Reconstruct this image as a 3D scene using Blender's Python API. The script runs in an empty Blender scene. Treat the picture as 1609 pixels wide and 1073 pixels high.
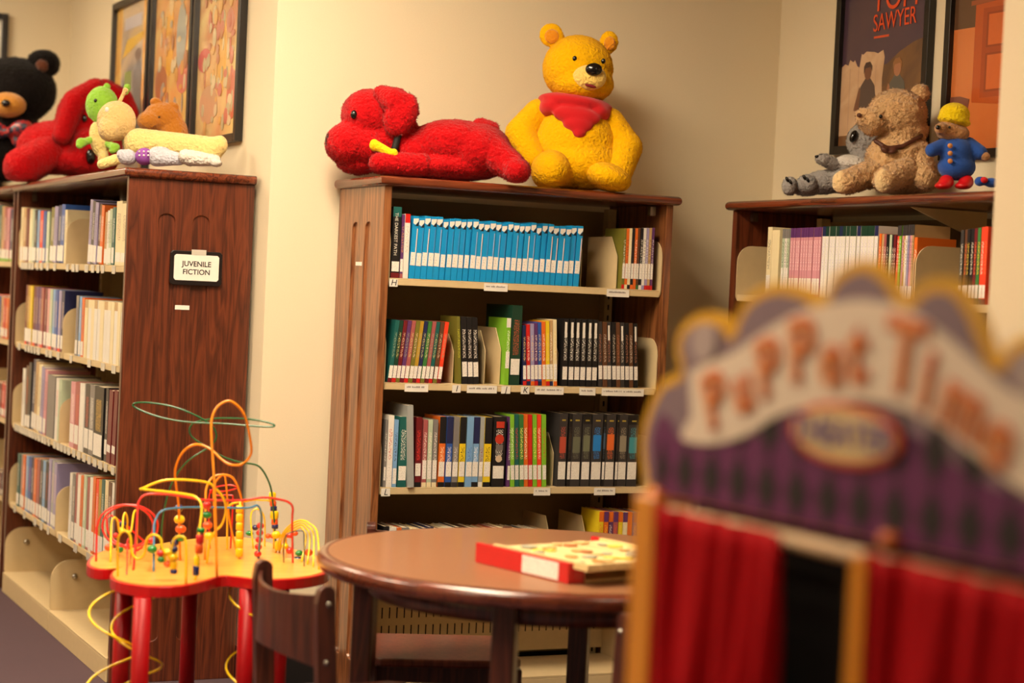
import bpy, bmesh, math, random
from mathutils import Vector, Matrix, noise
C = bpy.context.scene.collection
rnd = random.Random(7)
PI = math.pi

# ------------------------------------------------------------------ camera
W, H = 1609, 1073
FPX = 2982.0; ROLL = math.atan(0.0465); YAW = math.radians(25.4); PITCH = -math.atan(82 / FPX)
CAMP = Vector((0, 0, 1.32))
F0 = Vector((math.sin(YAW), math.cos(YAW), 0)); R0 = Vector((math.cos(YAW), -math.sin(YAW), 0)); ZV = Vector((0, 0, 1))
FW = F0 * math.cos(PITCH) + ZV * math.sin(PITCH)
UP = R0.cross(FW)
cam_d = bpy.data.cameras.new('camera'); cam = bpy.data.objects.new('camera', cam_d); C.objects.link(cam)
cr = R0 * math.cos(ROLL) + UP * math.sin(ROLL)
cu = -R0 * math.sin(ROLL) + UP * math.cos(ROLL)
cam.matrix_world = Matrix.Translation(CAMP) @ Matrix((cr, cu, -FW)).transposed().to_4x4()
cam_d.sensor_width = 36; cam_d.lens = FPX * 36 / W; cam_d.clip_start = 0.05
cam_d.dof.use_dof = True; cam_d.dof.focus_distance = 5.95; cam_d.dof.aperture_fstop = 1.9
bpy.context.scene.camera = cam
vs = bpy.context.scene.view_settings
vs.view_transform = 'Standard'; vs.look = 'None'; vs.gamma = 1; vs.use_curve_mapping = False; vs.exposure = 0.16

# ------------------------------------------------------------------ world
wd = bpy.data.worlds.new('world'); bpy.context.scene.world = wd; wd.use_nodes = True
wd.node_tree.nodes['Background'].inputs[0].default_value = (1, .82, .6, 1)
wd.node_tree.nodes['Background'].inputs[1].default_value = .05
LIGHTCOL = (1.0, .82, .585)
CEIL = 2.95
# fixtures: x, y, width, length, emission strength
FIXTURES = [(1.3, 4.35, .6, 1.2, 46.0), (-.9, 5.6, .6, 1.2, 36.0), (.2, 2.9, .6, 1.2, 26.0), (.3, 7.7, .6, 1.2, 26.0),
            (2.3, .9, .6, 1.2, 7.0), (-2.3, 2.2, .6, 1.2, 18.0)]

# ------------------------------------------------------------------ pixel <-> place helpers
def ray(x, y):
    dx, dy = x - W / 2, y - H / 2
    u = dx * math.cos(ROLL) + dy * math.sin(ROLL); v = -dx * math.sin(ROLL) + dy * math.cos(ROLL)
    return FW * FPX + R0 * u - UP * v
def hit(x, y, axis, val):
    r = ray(x, y); return CAMP + r * ((val - CAMP[axis]) / r[axis])
def hitd(x, y, d):
    r = ray(x, y); return CAMP + r * (d / r.dot(F0))
def proj(p):
    d = Vector(p) - CAMP; z = d.dot(FW); u = d.dot(R0) / z * FPX; v = -d.dot(UP) / z * FPX
    return (W / 2 + u * math.cos(ROLL) - v * math.sin(ROLL), H / 2 + u * math.sin(ROLL) + v * math.cos(ROLL))

# ------------------------------------------------------------------ materials
def lin(c):
    o = []
    for v in c[:3]:
        v = v / 255; o.append(v / 12.92 if v <= .04045 else ((v + .055) / 1.055) ** 2.4)
    return (*o, 1)
MATS = {}
def mat(key, c=(200, 200, 200), rough=.5, spec=.4, coat=0, metal=0, sheen=0, bump=None, alpha=None):
    """plain painted/printed surface; c is an sRGB albedo; bump=(scale, strength)"""
    k = (key, tuple(c))
    if k in MATS: return MATS[k]
    m = bpy.data.materials.new(key); m.use_nodes = True; nt = m.node_tree; b = nt.nodes['Principled BSDF']
    b.inputs['Base Color'].default_value = lin(c); b.inputs['Roughness'].default_value = rough
    b.inputs['Specular IOR Level'].default_value = spec; b.inputs['Metallic'].default_value = metal
    b.inputs['Coat Weight'].default_value = coat; b.inputs['Sheen Weight'].default_value = sheen
    tc = nt.nodes.new('ShaderNodeTexCoord')
    nz = nt.nodes.new('ShaderNodeTexNoise'); nz.inputs['Scale'].default_value = (bump[0] if bump else 40)
    nz.inputs['Detail'].default_value = 4
    nt.links.new(tc.outputs['Object'], nz.inputs['Vector'])
    mx = nt.nodes.new('ShaderNodeMixRGB'); mx.blend_type = 'MULTIPLY'; mx.inputs[0].default_value = .12
    mx.inputs[1].default_value = lin(c); nt.links.new(nz.outputs['Fac'], mx.inputs[2])
    nt.links.new(mx.outputs[0], b.inputs['Base Color'])
    if bump:
        bp = nt.nodes.new('ShaderNodeBump'); bp.inputs['Strength'].default_value = bump[1]; bp.inputs['Distance'].default_value = .012 if sheen else .004
        nt.links.new(nz.outputs['Fac'], bp.inputs['Height']); nt.links.new(bp.outputs[0], b.inputs['Normal'])
    MATS[k] = m; return m
def wood(key, c1, c2, rough=.35, coat=.25, axis=2, scale=1.0):
    if key in MATS: return MATS[key]
    m = bpy.data.materials.new(key); m.use_nodes = True; nt = m.node_tree; b = nt.nodes['Principled BSDF']
    tc = nt.nodes.new('ShaderNodeTexCoord'); mp = nt.nodes.new('ShaderNodeMapping')
    s = [14 * scale] * 3; s[axis] = 1.1 * scale; mp.inputs['Scale'].default_value = s
    nt.links.new(tc.outputs['Object'], mp.inputs[0])
    n1 = nt.nodes.new('ShaderNodeTexNoise'); n1.inputs['Scale'].default_value = 2; n1.inputs['Detail'].default_value = 3; n1.inputs['Distortion'].default_value = .6
    nt.links.new(mp.outputs[0], n1.inputs['Vector'])
    w = nt.nodes.new('ShaderNodeMath'); w.operation = 'MULTIPLY'; w.inputs[1].default_value = 9
    nt.links.new(n1.outputs['Fac'], w.inputs[0])
    fr = nt.nodes.new('ShaderNodeMath'); fr.operation = 'PINGPONG'; fr.inputs[1].default_value = 1; nt.links.new(w.outputs[0], fr.inputs[0])
    mp2 = nt.nodes.new('ShaderNodeMapping'); s2 = [220] * 3; s2[axis] = 6; mp2.inputs['Scale'].default_value = s2
    nt.links.new(tc.outputs['Object'], mp2.inputs[0])
    n2 = nt.nodes.new('ShaderNodeTexNoise'); n2.inputs['Scale'].default_value = 1; nt.links.new(mp2.outputs[0], n2.inputs['Vector'])
    ad = nt.nodes.new('ShaderNodeMixRGB'); ad.inputs[0].default_value = .5
    nt.links.new(fr.outputs[0], ad.inputs[1]); nt.links.new(n2.outputs['Fac'], ad.inputs[2])
    r = nt.nodes.new('ShaderNodeValToRGB'); r.color_ramp.elements[0].position = .25; r.color_ramp.elements[1].position = .75
    r.color_ramp.elements[0].color = lin(c1); r.color_ramp.elements[1].color = lin(c2)
    nt.links.new(ad.outputs[0], r.inputs[0]); nt.links.new(r.outputs[0], b.inputs['Base Color'])
    b.inputs['Roughness'].default_value = rough; b.inputs['Coat Weight'].default_value = coat; b.inputs['Coat Roughness'].default_value = .25
    bp = nt.nodes.new('ShaderNodeBump'); bp.inputs['Strength'].default_value = .15; bp.inputs['Distance'].default_value = .001
    nt.links.new(n2.outputs['Fac'], bp.inputs['Height']); nt.links.new(bp.outputs[0], b.inputs['Normal'])
    MATS[key] = m; return m
def print_mat(base, ink, sx=260, sz=170, th=.5, rough=.35):
    """printed surface with rows of small marks, like lettering seen from afar"""
    k = ('print', tuple(base), tuple(ink), sx, sz, th)
    if k in MATS: return MATS[k]
    m = bpy.data.materials.new('printed_cover'); m.use_nodes = True; nt = m.node_tree; b = nt.nodes['Principled BSDF']
    tc = nt.nodes.new('ShaderNodeTexCoord'); mp = nt.nodes.new('ShaderNodeMapping'); mp.inputs['Scale'].default_value = (sx, 1, sz)
    n = nt.nodes.new('ShaderNodeTexNoise'); n.inputs['Scale'].default_value = 1; n.inputs['Detail'].default_value = 1
    nt.links.new(tc.outputs['Object'], mp.inputs[0]); nt.links.new(mp.outputs[0], n.inputs['Vector'])
    r = nt.nodes.new('ShaderNodeValToRGB'); r.color_ramp.elements[0].position = th - .03; r.color_ramp.elements[1].position = th + .03
    r.color_ramp.elements[0].color = lin(base); r.color_ramp.elements[1].color = lin(ink)
    nt.links.new(n.outputs['Fac'], r.inputs[0]); nt.links.new(r.outputs[0], b.inputs['Base Color'])
    b.inputs['Roughness'].default_value = rough
    MATS[k] = m; return m
WHITEC = (238, 232, 222)
M_WALL = mat('wall_paint', (236, 221, 190), .75, .2, bump=(300, .04))
M_CEIL = mat('ceiling_tile', (225, 220, 205), .9, .1, bump=(90, .3))
M_CARPET = mat('carpet', (96, 78, 84), .98, .05, bump=(500, .8))
M_WOOD = wood('cherry_wood', (68, 28, 13), (108, 50, 26))
M_WOODX = wood('cherry_wood_top', (70, 28, 14), (120, 55, 28), .25, .5, axis=0)
M_WOOD_LIT = wood('cherry_wood_lit', (98, 54, 28), (150, 94, 54), .3, .5)  # same cherry wood, brightened in colour for the light on these end panels
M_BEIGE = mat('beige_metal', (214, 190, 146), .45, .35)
M_BEIGE_SHADED = mat('beige_metal_shaded', (150, 128, 90), .6, .2)  # beige metal darkened in colour for the shadow inside the cases
M_BLACK = mat('black_rubber', (22, 20, 20), .6)
M_DARK = mat('dark_gap', (14, 10, 8), .9)
M_WHITE = mat('white_card', WHITEC, .5)
M_PAGE = mat('paper_pages', (226, 212, 182), .9, .1, bump=(400, .3))
M_CHAIR = wood('chair_wood', (52, 22, 16), (86, 40, 28), .3, .4)
M_TABLE = mat('table_laminate', (142, 96, 64), .45, .4, coat=.15)
M_RIM = wood('table_rim', (84, 34, 20), (112, 50, 30), .18, .8, axis=0)
M_CHROME = mat('steel', (190, 185, 175), .25, .5, metal=1)
M_CLEAR = mat('label_holder_plastic', (205, 198, 186), .15, .6)

# ------------------------------------------------------------------ mesh helpers
def bm_box(bm, x0, x1, y0, y1, z0, z1, mi=0):
    v = [bm.verts.new((x, y, z)) for x in (x0, x1) for y in (y0, y1) for z in (z0, z1)]
    fs = []
    for q in ((0, 1, 3, 2), (4, 6, 7, 5), (0, 4, 5, 1), (2, 3, 7, 6), (0, 2, 6, 4), (1, 5, 7, 3)):
        f = bm.faces.new([v[i] for i in q]); f.material_index = mi; fs.append(f)
    return fs
def bm_prism(bm, pts, a, b, axis=1, mi=0):
    """outline pts (two coordinates) extruded from a to b along axis"""
    def mk(p, t):
        if axis == 1: return (p[0], t, p[1])
        if axis == 0: return (t, p[0], p[1])
        return (p[0], p[1], t)
    A = [bm.verts.new(mk(p, a)) for p in pts]; B = [bm.verts.new(mk(p, b)) for p in pts]
    n = len(pts)
    fs = [bm.faces.new(A), bm.faces.new(B[::-1])]
    for i in range(n): fs.append(bm.faces.new((A[i], B[i], B[(i + 1) % n], A[(i + 1) % n])))
    for f in fs: f.material_index = mi
    return fs
def bm_tube(bm, pts, r, n=8, mi=0, caps=True):
    pts = [Vector(p) for p in pts]; rings = []
    prev = None
    for i, p in enumerate(pts):
        t = (pts[min(i + 1, len(pts) - 1)] - pts[max(i - 1, 0)]).normalized()
        if prev is None:
            a = Vector((0, 0, 1)) if abs(t.z) < .9 else Vector((1, 0, 0)); u = t.cross(a).normalized()
        else:
            u = (prev - t * prev.dot(t)).normalized()
        prev = u; w = t.cross(u)
        rr = r[i] if isinstance(r, (list, tuple)) else r
        rings.append([bm.verts.new(p + (u * math.cos(2 * PI * k / n) + w * math.sin(2 * PI * k / n)) * rr) for k in range(n)])
    for a, b in zip(rings, rings[1:]):
        for k in range(n):
            f = bm.faces.new((a[k], a[(k + 1) % n], b[(k + 1) % n], b[k])); f.smooth = True; f.material_index = mi
    if caps:
        for q in (rings[0][::-1], rings[-1]):
            f = bm.faces.new(q); f.material_index = mi
def bm_lathe(bm, prof, c=(0, 0), n=32, mi=0, smooth=True):
    rings = []
    for r, z in prof:
        rings.append([bm.verts.new((c[0] + r * math.cos(2 * PI * k / n), c[1] + r * math.sin(2 * PI * k / n), z)) for k in range(n)])
    for a, b in zip(rings, rings[1:]):
        for k in range(n):
            f = bm.faces.new((a[k], a[(k + 1) % n], b[(k + 1) % n], b[k])); f.smooth = smooth; f.material_index = mi
    f = bm.faces.new(rings[0][::-1]); f.material_index = mi
    f = bm.faces.new(rings[-1]); f.material_index = mi
def bm_ell(bm, c, r, rot=None, sub=3, mi=0):
    m = Matrix.Translation(Vector(c)) @ (rot.to_4x4() if rot else Matrix.Identity(4)) @ Matrix.Diagonal((*r, 1))
    g = bmesh.ops.create_icosphere(bm, subdivisions=sub, radius=1, matrix=m)
    for v in g['verts']:
        for f in v.link_faces: f.smooth = True; f.material_index = mi
def smooth_pts(pts, k=4, closed=False):
    """Catmull-Rom through points (any dimension)"""
    out = []; n = len(pts)
    rng = range(n if closed else n - 1)
    for i in rng:
        if closed: p = [pts[(i + j) % n] for j in (-1, 0, 1, 2)]
        else: p = [pts[max(i - 1, 0)], pts[i], pts[i + 1], pts[min(i + 2, n - 1)]]
        for s in range(k):
            t = s / k
            out.append(tuple(.5 * (2 * b + (c - a) * t + (2 * a - 5 * b + 4 * c - d) * t * t + (-a + 3 * b - 3 * c + d) * t ** 3)
                             for a, b, c, d in zip(*p)))
    if not closed: out.append(tuple(pts[-1]))
    return out
def mesh_ob(name, bm, mats, parent=None, inv=None, bevel=0, recalc=True):
    """bm is in the parent's frame, unless inv (a matrix taking the world into it) is given"""
    if inv is not None: bmesh.ops.transform(bm, matrix=inv, verts=bm.verts)
    if recalc: bmesh.ops.recalc_face_normals(bm, faces=bm.faces)
    me = bpy.data.meshes.new(name); bm.to_mesh(me); bm.free()
    for m in (mats if isinstance(mats, (list, tuple)) else [mats]): me.materials.append(m)
    o = bpy.data.objects.new(name, me); C.objects.link(o)
    if parent: o.parent = parent
    if bevel:
        b = o.modifiers.new('bevel', 'BEVEL'); b.width = bevel; b.segments = 2; b.limit_method = 'ANGLE'; b.angle_limit = .6
    return o
def tag(o, label, cat=None, group=None, kind=None):
    if label: o['label'] = label
    if cat: o['category'] = cat
    if group: o['group'] = group
    if kind: o['kind'] = kind
    return o
def thing(name, label, cat, loc, rz=0, group=None):
    o = bpy.data.objects.new(name, None); C.objects.link(o); o.location = loc; o.rotation_euler = (0, 0, rz); o.empty_display_size = .1
    tag(o, label, cat, group); return o
def inv_of(loc, rz=0, ry=0):
    return (Matrix.Translation(Vector(loc)) @ Matrix.Rotation(rz, 4, 'Z') @ Matrix.Rotation(ry, 4, 'Y')).inverted()
def bx(name, x0, x1, y0, y1, z0, z1, m, parent=None, inv=None, bevel=0):
    bm = bmesh.new(); bm_box(bm, x0, x1, y0, y1, z0, z1); return mesh_ob(name, bm, m, parent, inv, bevel)
def struct(name, bm, m): return tag(mesh_ob(name, bm, m), None, kind='structure')
def sbox(name, *a):
    bm = bmesh.new(); bm_box(bm, *a[:6]); return struct(name, bm, a[6])
def text_ob(name, s, size, m, parent, matrix, extrude=.0006, align='CENTER', shear=0, bold=0):
    cu_ = bpy.data.curves.new(name, 'FONT'); cu_.body = s; cu_.size = size; cu_.extrude = extrude; cu_.align_x = align; cu_.align_y = 'CENTER'
    cu_.shear = shear; cu_.offset = bold
    cu_.materials.append(m)
    tmp = bpy.data.objects.new('t', cu_); C.objects.link(tmp); bpy.context.view_layer.update()
    me = bpy.data.meshes.new_from_object(tmp.evaluated_get(bpy.context.evaluated_depsgraph_get())); bpy.data.objects.remove(tmp); me.name = name
    o = bpy.data.objects.new(name, me); C.objects.link(o); o.parent = parent; o.matrix_local = matrix
    return o
def upright(rz=0, rx=PI / 2):  # text standing up, read from -Y, then turned
    return Matrix.Rotation(rz, 4, 'Z') @ Matrix.Rotation(rx, 4, 'X')

# ------------------------------------------------------------------ the room
XP = 1.90      # poster wall behind the left bookcase
YB = 5.87      # back wall
XR = 3.81      # right wall
YF = 8.96      # far wall on the left
sbox('floor', -4, 4, -3, 9.2, -.05, 0, M_CARPET)
sbox('ceiling', -4, 4, -3, 9.2, CEIL, CEIL + .05, M_CEIL)
sbox('wall_back', XP, XR + .1, YB, YB + .12, 0, CEIL, M_WALL)
sbox('wall_poster', XP, XP + .12, YB + .12, YF, 0, CEIL, M_WALL)
sbox('wall_far', -4, XP + .12, YF, YF + .12, 0, CEIL, M_WALL)
sbox('wall_right', XR, XR + .12, -3, YB, 0, CEIL, M_WALL)
sbox('wall_left', -4.12, -4, -3, 9.2, 0, CEIL, M_WALL)
sbox('wall_front', -4, 4, -3.12, -3, 0, CEIL, M_WALL)
sbox('wall_pillar', 2.845, XR, 3.24, 3.46, 0, CEIL, mat('wall_paint_dimmed', (196, 178, 150), .75, .2, bump=(300, .04)))  # wall paint in a darker colour, standing in for weaker light here
sbox('baseboard_back', XP - .012, XR, YB - .012, YB, 0, .1, M_BLACK)
sbox('baseboard_poster', XP - .012, XP, YB, YF, 0, .1, M_BLACK)
sbox('baseboard_right', XR - .012, XR, 3.46, YB - .012, 0, .1, M_BLACK)
M_FIX = mat('fixture_frame', (230, 226, 215), .5)
for i, (x, y, w, l, e) in enumerate(FIXTURES):
    where = ['nearest the round table', 'over the aisle beside the long bookcase', 'nearest the camera', 'beyond the long bookcase',
             'over the puppet theatre', 'on the far left of the room'][i]
    t = thing('ceiling_light', 'recessed ceiling light panel ' + where, 'ceiling light', (x, y, CEIL - .03), 0, 'ceiling light panels')
    bm = bmesh.new()
    for a in ((-w / 2 - .03, -w / 2, -l / 2 - .03, l / 2 + .03), (w / 2, w / 2 + .03, -l / 2 - .03, l / 2 + .03),
              (-w / 2, w / 2, -l / 2 - .03, -l / 2), (-w / 2, w / 2, l / 2, l / 2 + .03)): bm_box(bm, *a, 0, .03)
    mesh_ob('frame', bm, M_FIX, t)
    me = bpy.data.materials.new('lit_diffuser'); me.use_nodes = True; b = me.node_tree.nodes['Principled BSDF']
    b.inputs['Emission Color'].default_value = (*LIGHTCOL, 1); b.inputs['Emission Strength'].default_value = e
    bx('diffuser', -w / 2, w / 2, -l / 2, l / 2, .012, .03, me, t)

# ------------------------------------------------------------------ bookcases
ZT = 1.65
SHZ = [1.338, 1.014, .688, .365]     # shelf tops
def bracket_outline(y0, y1, z0, z1, r=.055):
    pts = [(y1, z0), (y1, z1), ]
    for k in range(7):
        a = PI / 2 + k / 6 * PI / 2; pts.append((y0 + r + math.cos(a) * r, z1 - r + math.sin(a) * r))
    for k in range(5):
        a = PI + k / 4 * PI / 2; pts.append((y0 + .02 + math.cos(a) * .02, z0 + .02 + math.sin(a) * .02))
    return pts
def end_panel(parent, x0, x1, depth, out, m, grooves=((.10, .155), (.213, .268))):
    """wooden end panel with two round-topped channels routed in its outer face (out = -1 left, +1 right)"""
    bm = bmesh.new(); bm_box(bm, x0, x1, 0, depth, 0, 1.62)
    o = mesh_ob('end_panel', bm, m, parent)
    cb = bmesh.new(); xf = x0 if out < 0 else x1
    for a, b in grooves:
        r = (b - a) / 2; pts = []
        for k in range(9):
            t = k / 8 * PI; pts.append((a + r + r * math.cos(t), 1.516 - r + r * math.sin(t) * .8))
        for k in range(9):
            t = PI + k / 8 * PI; pts.append((a + r + r * math.cos(t), .125 + r + r * math.sin(t) * .8))
        bm_prism(cb, pts, xf - .007, xf + .007, axis=0)
    bmesh.ops.recalc_face_normals(cb, faces=cb.faces)
    cm = bpy.data.meshes.new('cut'); cb.to_mesh(cm); cb.free(); co = bpy.data.objects.new('cut', cm); C.objects.link(co)
    mod = o.modifiers.new('b', 'BOOLEAN'); mod.object = co; mod.solver = 'EXACT'
    co.matrix_world = Matrix.Identity(4); pm = o.parent; o.parent = None
    bpy.context.view_layer.update(); dg = bpy.context.evaluated_depsgraph_get()
    nm = bpy.data.meshes.new_from_object(o.evaluated_get(dg)); o.modifiers.clear(); o.data = nm; o.parent = pm
    bpy.data.objects.remove(co)
    b = o.modifiers.new('bevel', 'BEVEL'); b.width = .002; b.segments = 2; b.limit_method = 'ANGLE'; b.angle_limit = .6
    return o
def bookcase(label, loc, rz, bays, pw, depth, side_m, top_m, left_end=True, right_end=True, slots=True, deck_plates='L'):
    """local frame: x to the right along the front, y into the case, front at y=0; bays = widths"""
    t = thing('bookcase', label, 'bookcase', loc, rz)
    tot = sum(bays); x = pw if left_end else 0
    X0 = 0; X1 = tot + (pw if left_end else 0) + (pw if right_end else 0)
    if left_end: end_panel(t, 0, pw, depth, -1, side_m)
    if right_end: end_panel(t, X1 - pw, X1, depth, 1, side_m)
    # top with bullnose edges
    ov = .02
    bm = bmesh.new(); bm_box(bm, X0 - (ov if left_end else 0), X1 + (ov if right_end else 0), -ov, depth, 1.62, ZT)
    es = [e for e in bm.edges if abs(e.verts[0].co.z - e.verts[1].co.z) < 1e-6 and not (e.verts[0].co.y > depth - 1e-4 and e.verts[1].co.y > depth - 1e-4)
          and (left_end or not (e.verts[0].co.x < X0 + 1e-4 and e.verts[1].co.x < X0 + 1e-4))]
    bmesh.ops.bevel(bm, geom=es, offset=.0135, segments=4, affect='EDGES', profile=.5)
    for f in bm.faces: f.smooth = True
    o = mesh_ob('top_board', bm, top_m, t); o.data.set_sharp_from_angle(angle=.9)
    xb = pw if left_end else 0
    for bi, w in enumerate(bays):
        bx('back_panel', xb, xb + w, depth - .04, depth - .034, .08, 1.6, M_BEIGE_SHADED, t)
        for ux in (xb + .012, xb + w - .042):
            bm = bmesh.new(); bm_box(bm, ux, ux + .03, depth - .075, depth - .04, .02, 1.61)
            for k in range(40): bm_box(bm, ux + .012, ux + .018, depth - .0756, depth - .0749, .08 + k * .037, .08 + k * .037 + .018, 1)
            mesh_ob('upright_post', bm, [M_BEIGE, M_DARK], t)
        for si, z in enumerate(SHZ):
            bm = bmesh.new(); bm_box(bm, xb + .006, xb + w - .006, .012, depth - .08, z - .004, z)
            bm_box(bm, xb + .006, xb + w - .006, .012, .02, z - .022, z - .004)
            s = mesh_ob('shelf', bm, M_BEIGE, t, bevel=.0015)
            for side in (0, 1):
                px = xb + .003 if side == 0 else xb + w - .006
                bm = bmesh.new(); bm_prism(bm, bracket_outline(.008, depth - .08, z - .024, z + .165), px, px + .003, axis=0)
                for k in range(2):
                    rr = (.014, .008)[k]; xx = px - .0008 if side == 1 else px + .0032
                    ring = [bm.verts.new((xx + (-.001 if side == 1 else .001) * k, .075 + rr * math.cos(2 * PI * j / 16), z + .095 + rr * math.sin(2 * PI * j / 16))) for j in range(16)]
                    bm.faces.new(ring)
                mesh_ob('shelf_bracket', bm, M_BEIGE, s, recalc=True)
        # slotted lower back plate and base deck
        bm = bmesh.new(); bm_box(bm, xb + .006, xb + w - .006, depth - .105, depth - .1, .10, .30)
        if slots:
            for row in (.165, .225):
                k = 0
                while xb + .04 + k * .0262 < xb + w - .03:
                    xx = xb + .04 + k * .0262; bm_box(bm, xx, xx + .004, depth - .1056, depth - .1049, row, row + .036, 1); k += 1
            mesh_ob('slotted_plate', bm, [M_BEIGE, M_DARK], t)
        else: mesh_ob('slotted_plate', bm, M_BEIGE, t)
        bm = bmesh.new(); bm_box(bm, xb + .004, xb + w - .004, -.005, depth - .1, .07, .078); bm_box(bm, xb + .004, xb + w - .004, -.005, .003, .0, .07)
        dk = mesh_ob('base_deck', bm, M_BEIGE, t, bevel=.0015)
        for side in (0, 1):
            px = xb + .003 if side == 0 else xb + w - .006
            bm = bmesh.new(); bm_prism(bm, bracket_outline(0, depth - .1, .07, .26, .07), px, px + .003, axis=0)
            mesh_ob('deck_bracket', bm, M_BEIGE, dk)
            if side == 0:
                bm = bmesh.new(); bm_ell(bm, (px + .006, .085, .2), (.007, .011, .011)); mesh_ob('bracket_button', bm, M_CHROME, dk)
        xb += w
    return t
# middle bookcase, facing -Y
CX0, CX1, CY = 2.132, 3.155, 5.45
case_mid = bookcase('dark wood bookcase standing alone against the back wall, middle of the three', (CX0, CY, 0), 0, [CX1 - CX0 - .05], .025, .40, M_WOOD_LIT, M_WOODX)
# left bookcase, facing -X: local x -> world -Y, so its right end is the near end
RZ = -PI / 2
LX, LYN, LYF = 1.47, 5.98, 7.83
case_left = bookcase('long dark wood bookcase at left, its end panel carrying the fiction sign', (LX, LYF, 0), RZ, [.90, .90], .025, .415, M_WOOD, M_WOODX)
case_far = bookcase('dark bookcase beyond the long one, cut off by the left picture edge', (LX, LYF + .05 + .95, 0), RZ, [.90], .025, .415, M_WOOD, M_WOODX, slots=False)
RX, RYF = 3.41, 5.49
case_right = bookcase('dark wood bookcase at right, behind the puppet theatre', (RX, RYF, 0), RZ, [.97, .83], .025, .39, M_WOOD, M_WOODX)

# small metal latches under tops, white tags
bx('corner_clip', .965, .985, .05, .07, 1.585, 1.615, M_CHROME, case_mid)
bx('corner_clip', .03, .05, .05, .07, 1.585, 1.615, M_CHROME, case_right)
bx('corner_clip', .03, .05, .05, .07, 1.585, 1.615, M_CHROME, case_left)
tg = bx('tag', -.002, 0, .17, .22, 1.372, 1.384, M_WHITE, case_mid); tag(tg, 'blank white tag')
Lr = 1.85 - 0.0
tg = bx('tag', 1.85, 1.852, .165, .212, 1.205, 1.219, M_WHITE, case_left); tag(tg, 'blank white tag')
# fold-down bracket under the right top
bm = bmesh.new(); bm_prism(bm, [(.02, 1.615), (.30, 1.615), (.30, 1.54), (.24, 1.54)], .945, .95, axis=0); mesh_ob('top_bracket', bm, M_BEIGE, case_right)

# shelf labels on the middle case
M_INK = mat('black_ink', (30, 26, 26), .6)
def shelf_label(case, x0, x1, z, letter=None, front=.0105, h=.024, yoff=.0):
    o = bx('shelf_label', x0, x1, front - .0015, front, z - h - .003, z - .003, M_WHITE, case)
    o['label'] = ('white card label reading ' + letter) if letter else 'white card label with a line of small print'
    if letter:
        bm = None
        text_ob('letter', letter, .027, M_INK, o, Matrix.Translation(((x0 + x1) / 2, front - .0016, z - .003 - h / 2)) @ upright(), .0003, shear=.2)
    else:
        n = int((x1 - x0) / .0035); bm = bmesh.new()
        for k in range(2, n - 2):
            if rnd.random() < .82: bm_box(bm, x0 + k * .0035, x0 + k * .0035 + .0024, front - .0019, front - .0014, z - .0145, z - .0145 + rnd.choice((.0035, .005)))
        if len(bm.verts): mesh_ob('print_line', bm, mat('grey_print', (130, 122, 118), .6), o)
        else: bm.free()
def pxX(px, z, Y):      # x on plane y=Y at height z that shows at column px
    X = 2.5
    for _ in range(6):
        py = proj((X, Y, z))[1]; X = hit(px, py, 1, Y).x
    return X
def pxY(px, z, X):
    Y = 6.0
    for _ in range(10):
        py = proj((X, Y, z))[1]; Y = hit(px, py, 0, X).y
    return Y
for z, items in ((SHZ[0], [(614, 627, 'H'), (763, 800, None), (956, 991, None)]),
                 (SHZ[1], [(638, 675, None), (713, 726, 'I'), (736, 783, None), (790, 804, 'J'), (821, 834, 'K'), (843, 888, None), (913, 938, None), (948, 1014, None)]),
                 (SHZ[2], [(601, 615, 'L'), (841, 867, None), (936, 969, None)])):
    for a, b, s in items:
        shelf_label(case_mid, pxX(a, z, CY) - CX0, pxX(b, z, CY) - CX0, z, s)
for si, cnt in ((0, [.05, .10, .15, .21, .27, .36, .44, .55, .68, .9, .99, 1.06, 1.2, 1.3, 1.38, 1.45, 1.6]), (1, [.06, .2, .26, .32, .38, .44, .60, .66, .8, 1.02, 1.3, 1.5, 1.65]),
                (2, [.05, .1, .15, .2, .25, .3, .35, .4, .46, .52, .58, .64, .7, .8, .86, .92, .98, 1.04, 1.12, 1.2, 1.28, 1.36, 1.44, 1.52, 1.6, 1.7]), (3, [.1, .3, .5, .62, .75, .95, 1.2, 1.4, 1.6])):
    for x in cnt:
        o = bx('shelf_label', x + .03, x + .03 + rnd.uniform(.035, .05), .0085, .0105, SHZ[si] - .028, SHZ[si] - .002, M_CLEAR, case_left)
        o['label'] = 'clear plastic holder with a white slip'
# sign on the end panel of the left case: a thing hanging there
sx0, sx1, sz0, sz1 = 1.611, 1.783, 1.284, 1.395
sg = thing('section_sign', 'black framed white sign reading JUVENILE FICTION on the long bookcase end', 'sign', ((sx0 + sx1) / 2, LYN - .0, sz0), 0)
w2 = (sx1 - sx0) / 2; hh = sz1 - sz0
bm = bmesh.new(); bm_prism(bm, [(-w2 + .008, 0), (w2 - .008, 0), (w2, .008), (w2, hh - .008), (w2 - .008, hh), (-w2 + .008, hh), (-w2, hh - .008), (-w2, .008)], -.012, -.0005)
mesh_ob('frame', bm, mat('black_plastic', (28, 20, 20), .35), sg, bevel=.002)
cw, c0, c1 = w2 - .012, .016, hh - .012
bm = bmesh.new(); bm_prism(bm, [(-cw + .006, c0), (cw - .006, c0), (cw, c0 + .006), (cw, c1 - .006), (cw - .006, c1), (-cw + .006, c1), (-cw, c1 - .006), (-cw, c0 + .006)], -.0135, -.0119)
mesh_ob('sign_card', bm, M_WHITE, sg)
for s, zz in (('JUVENILE', .069), ('FICTION', .043)):
    text_ob('lettering', s, .0235, M_INK, sg, Matrix.Translation((0, -.0138, zz)) @ upright(), .0003, bold=.0004)
bx('tape', -.018, .03, -.0145, -.012, hh - .012, hh + .005, M_CLEAR, sg)

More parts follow.
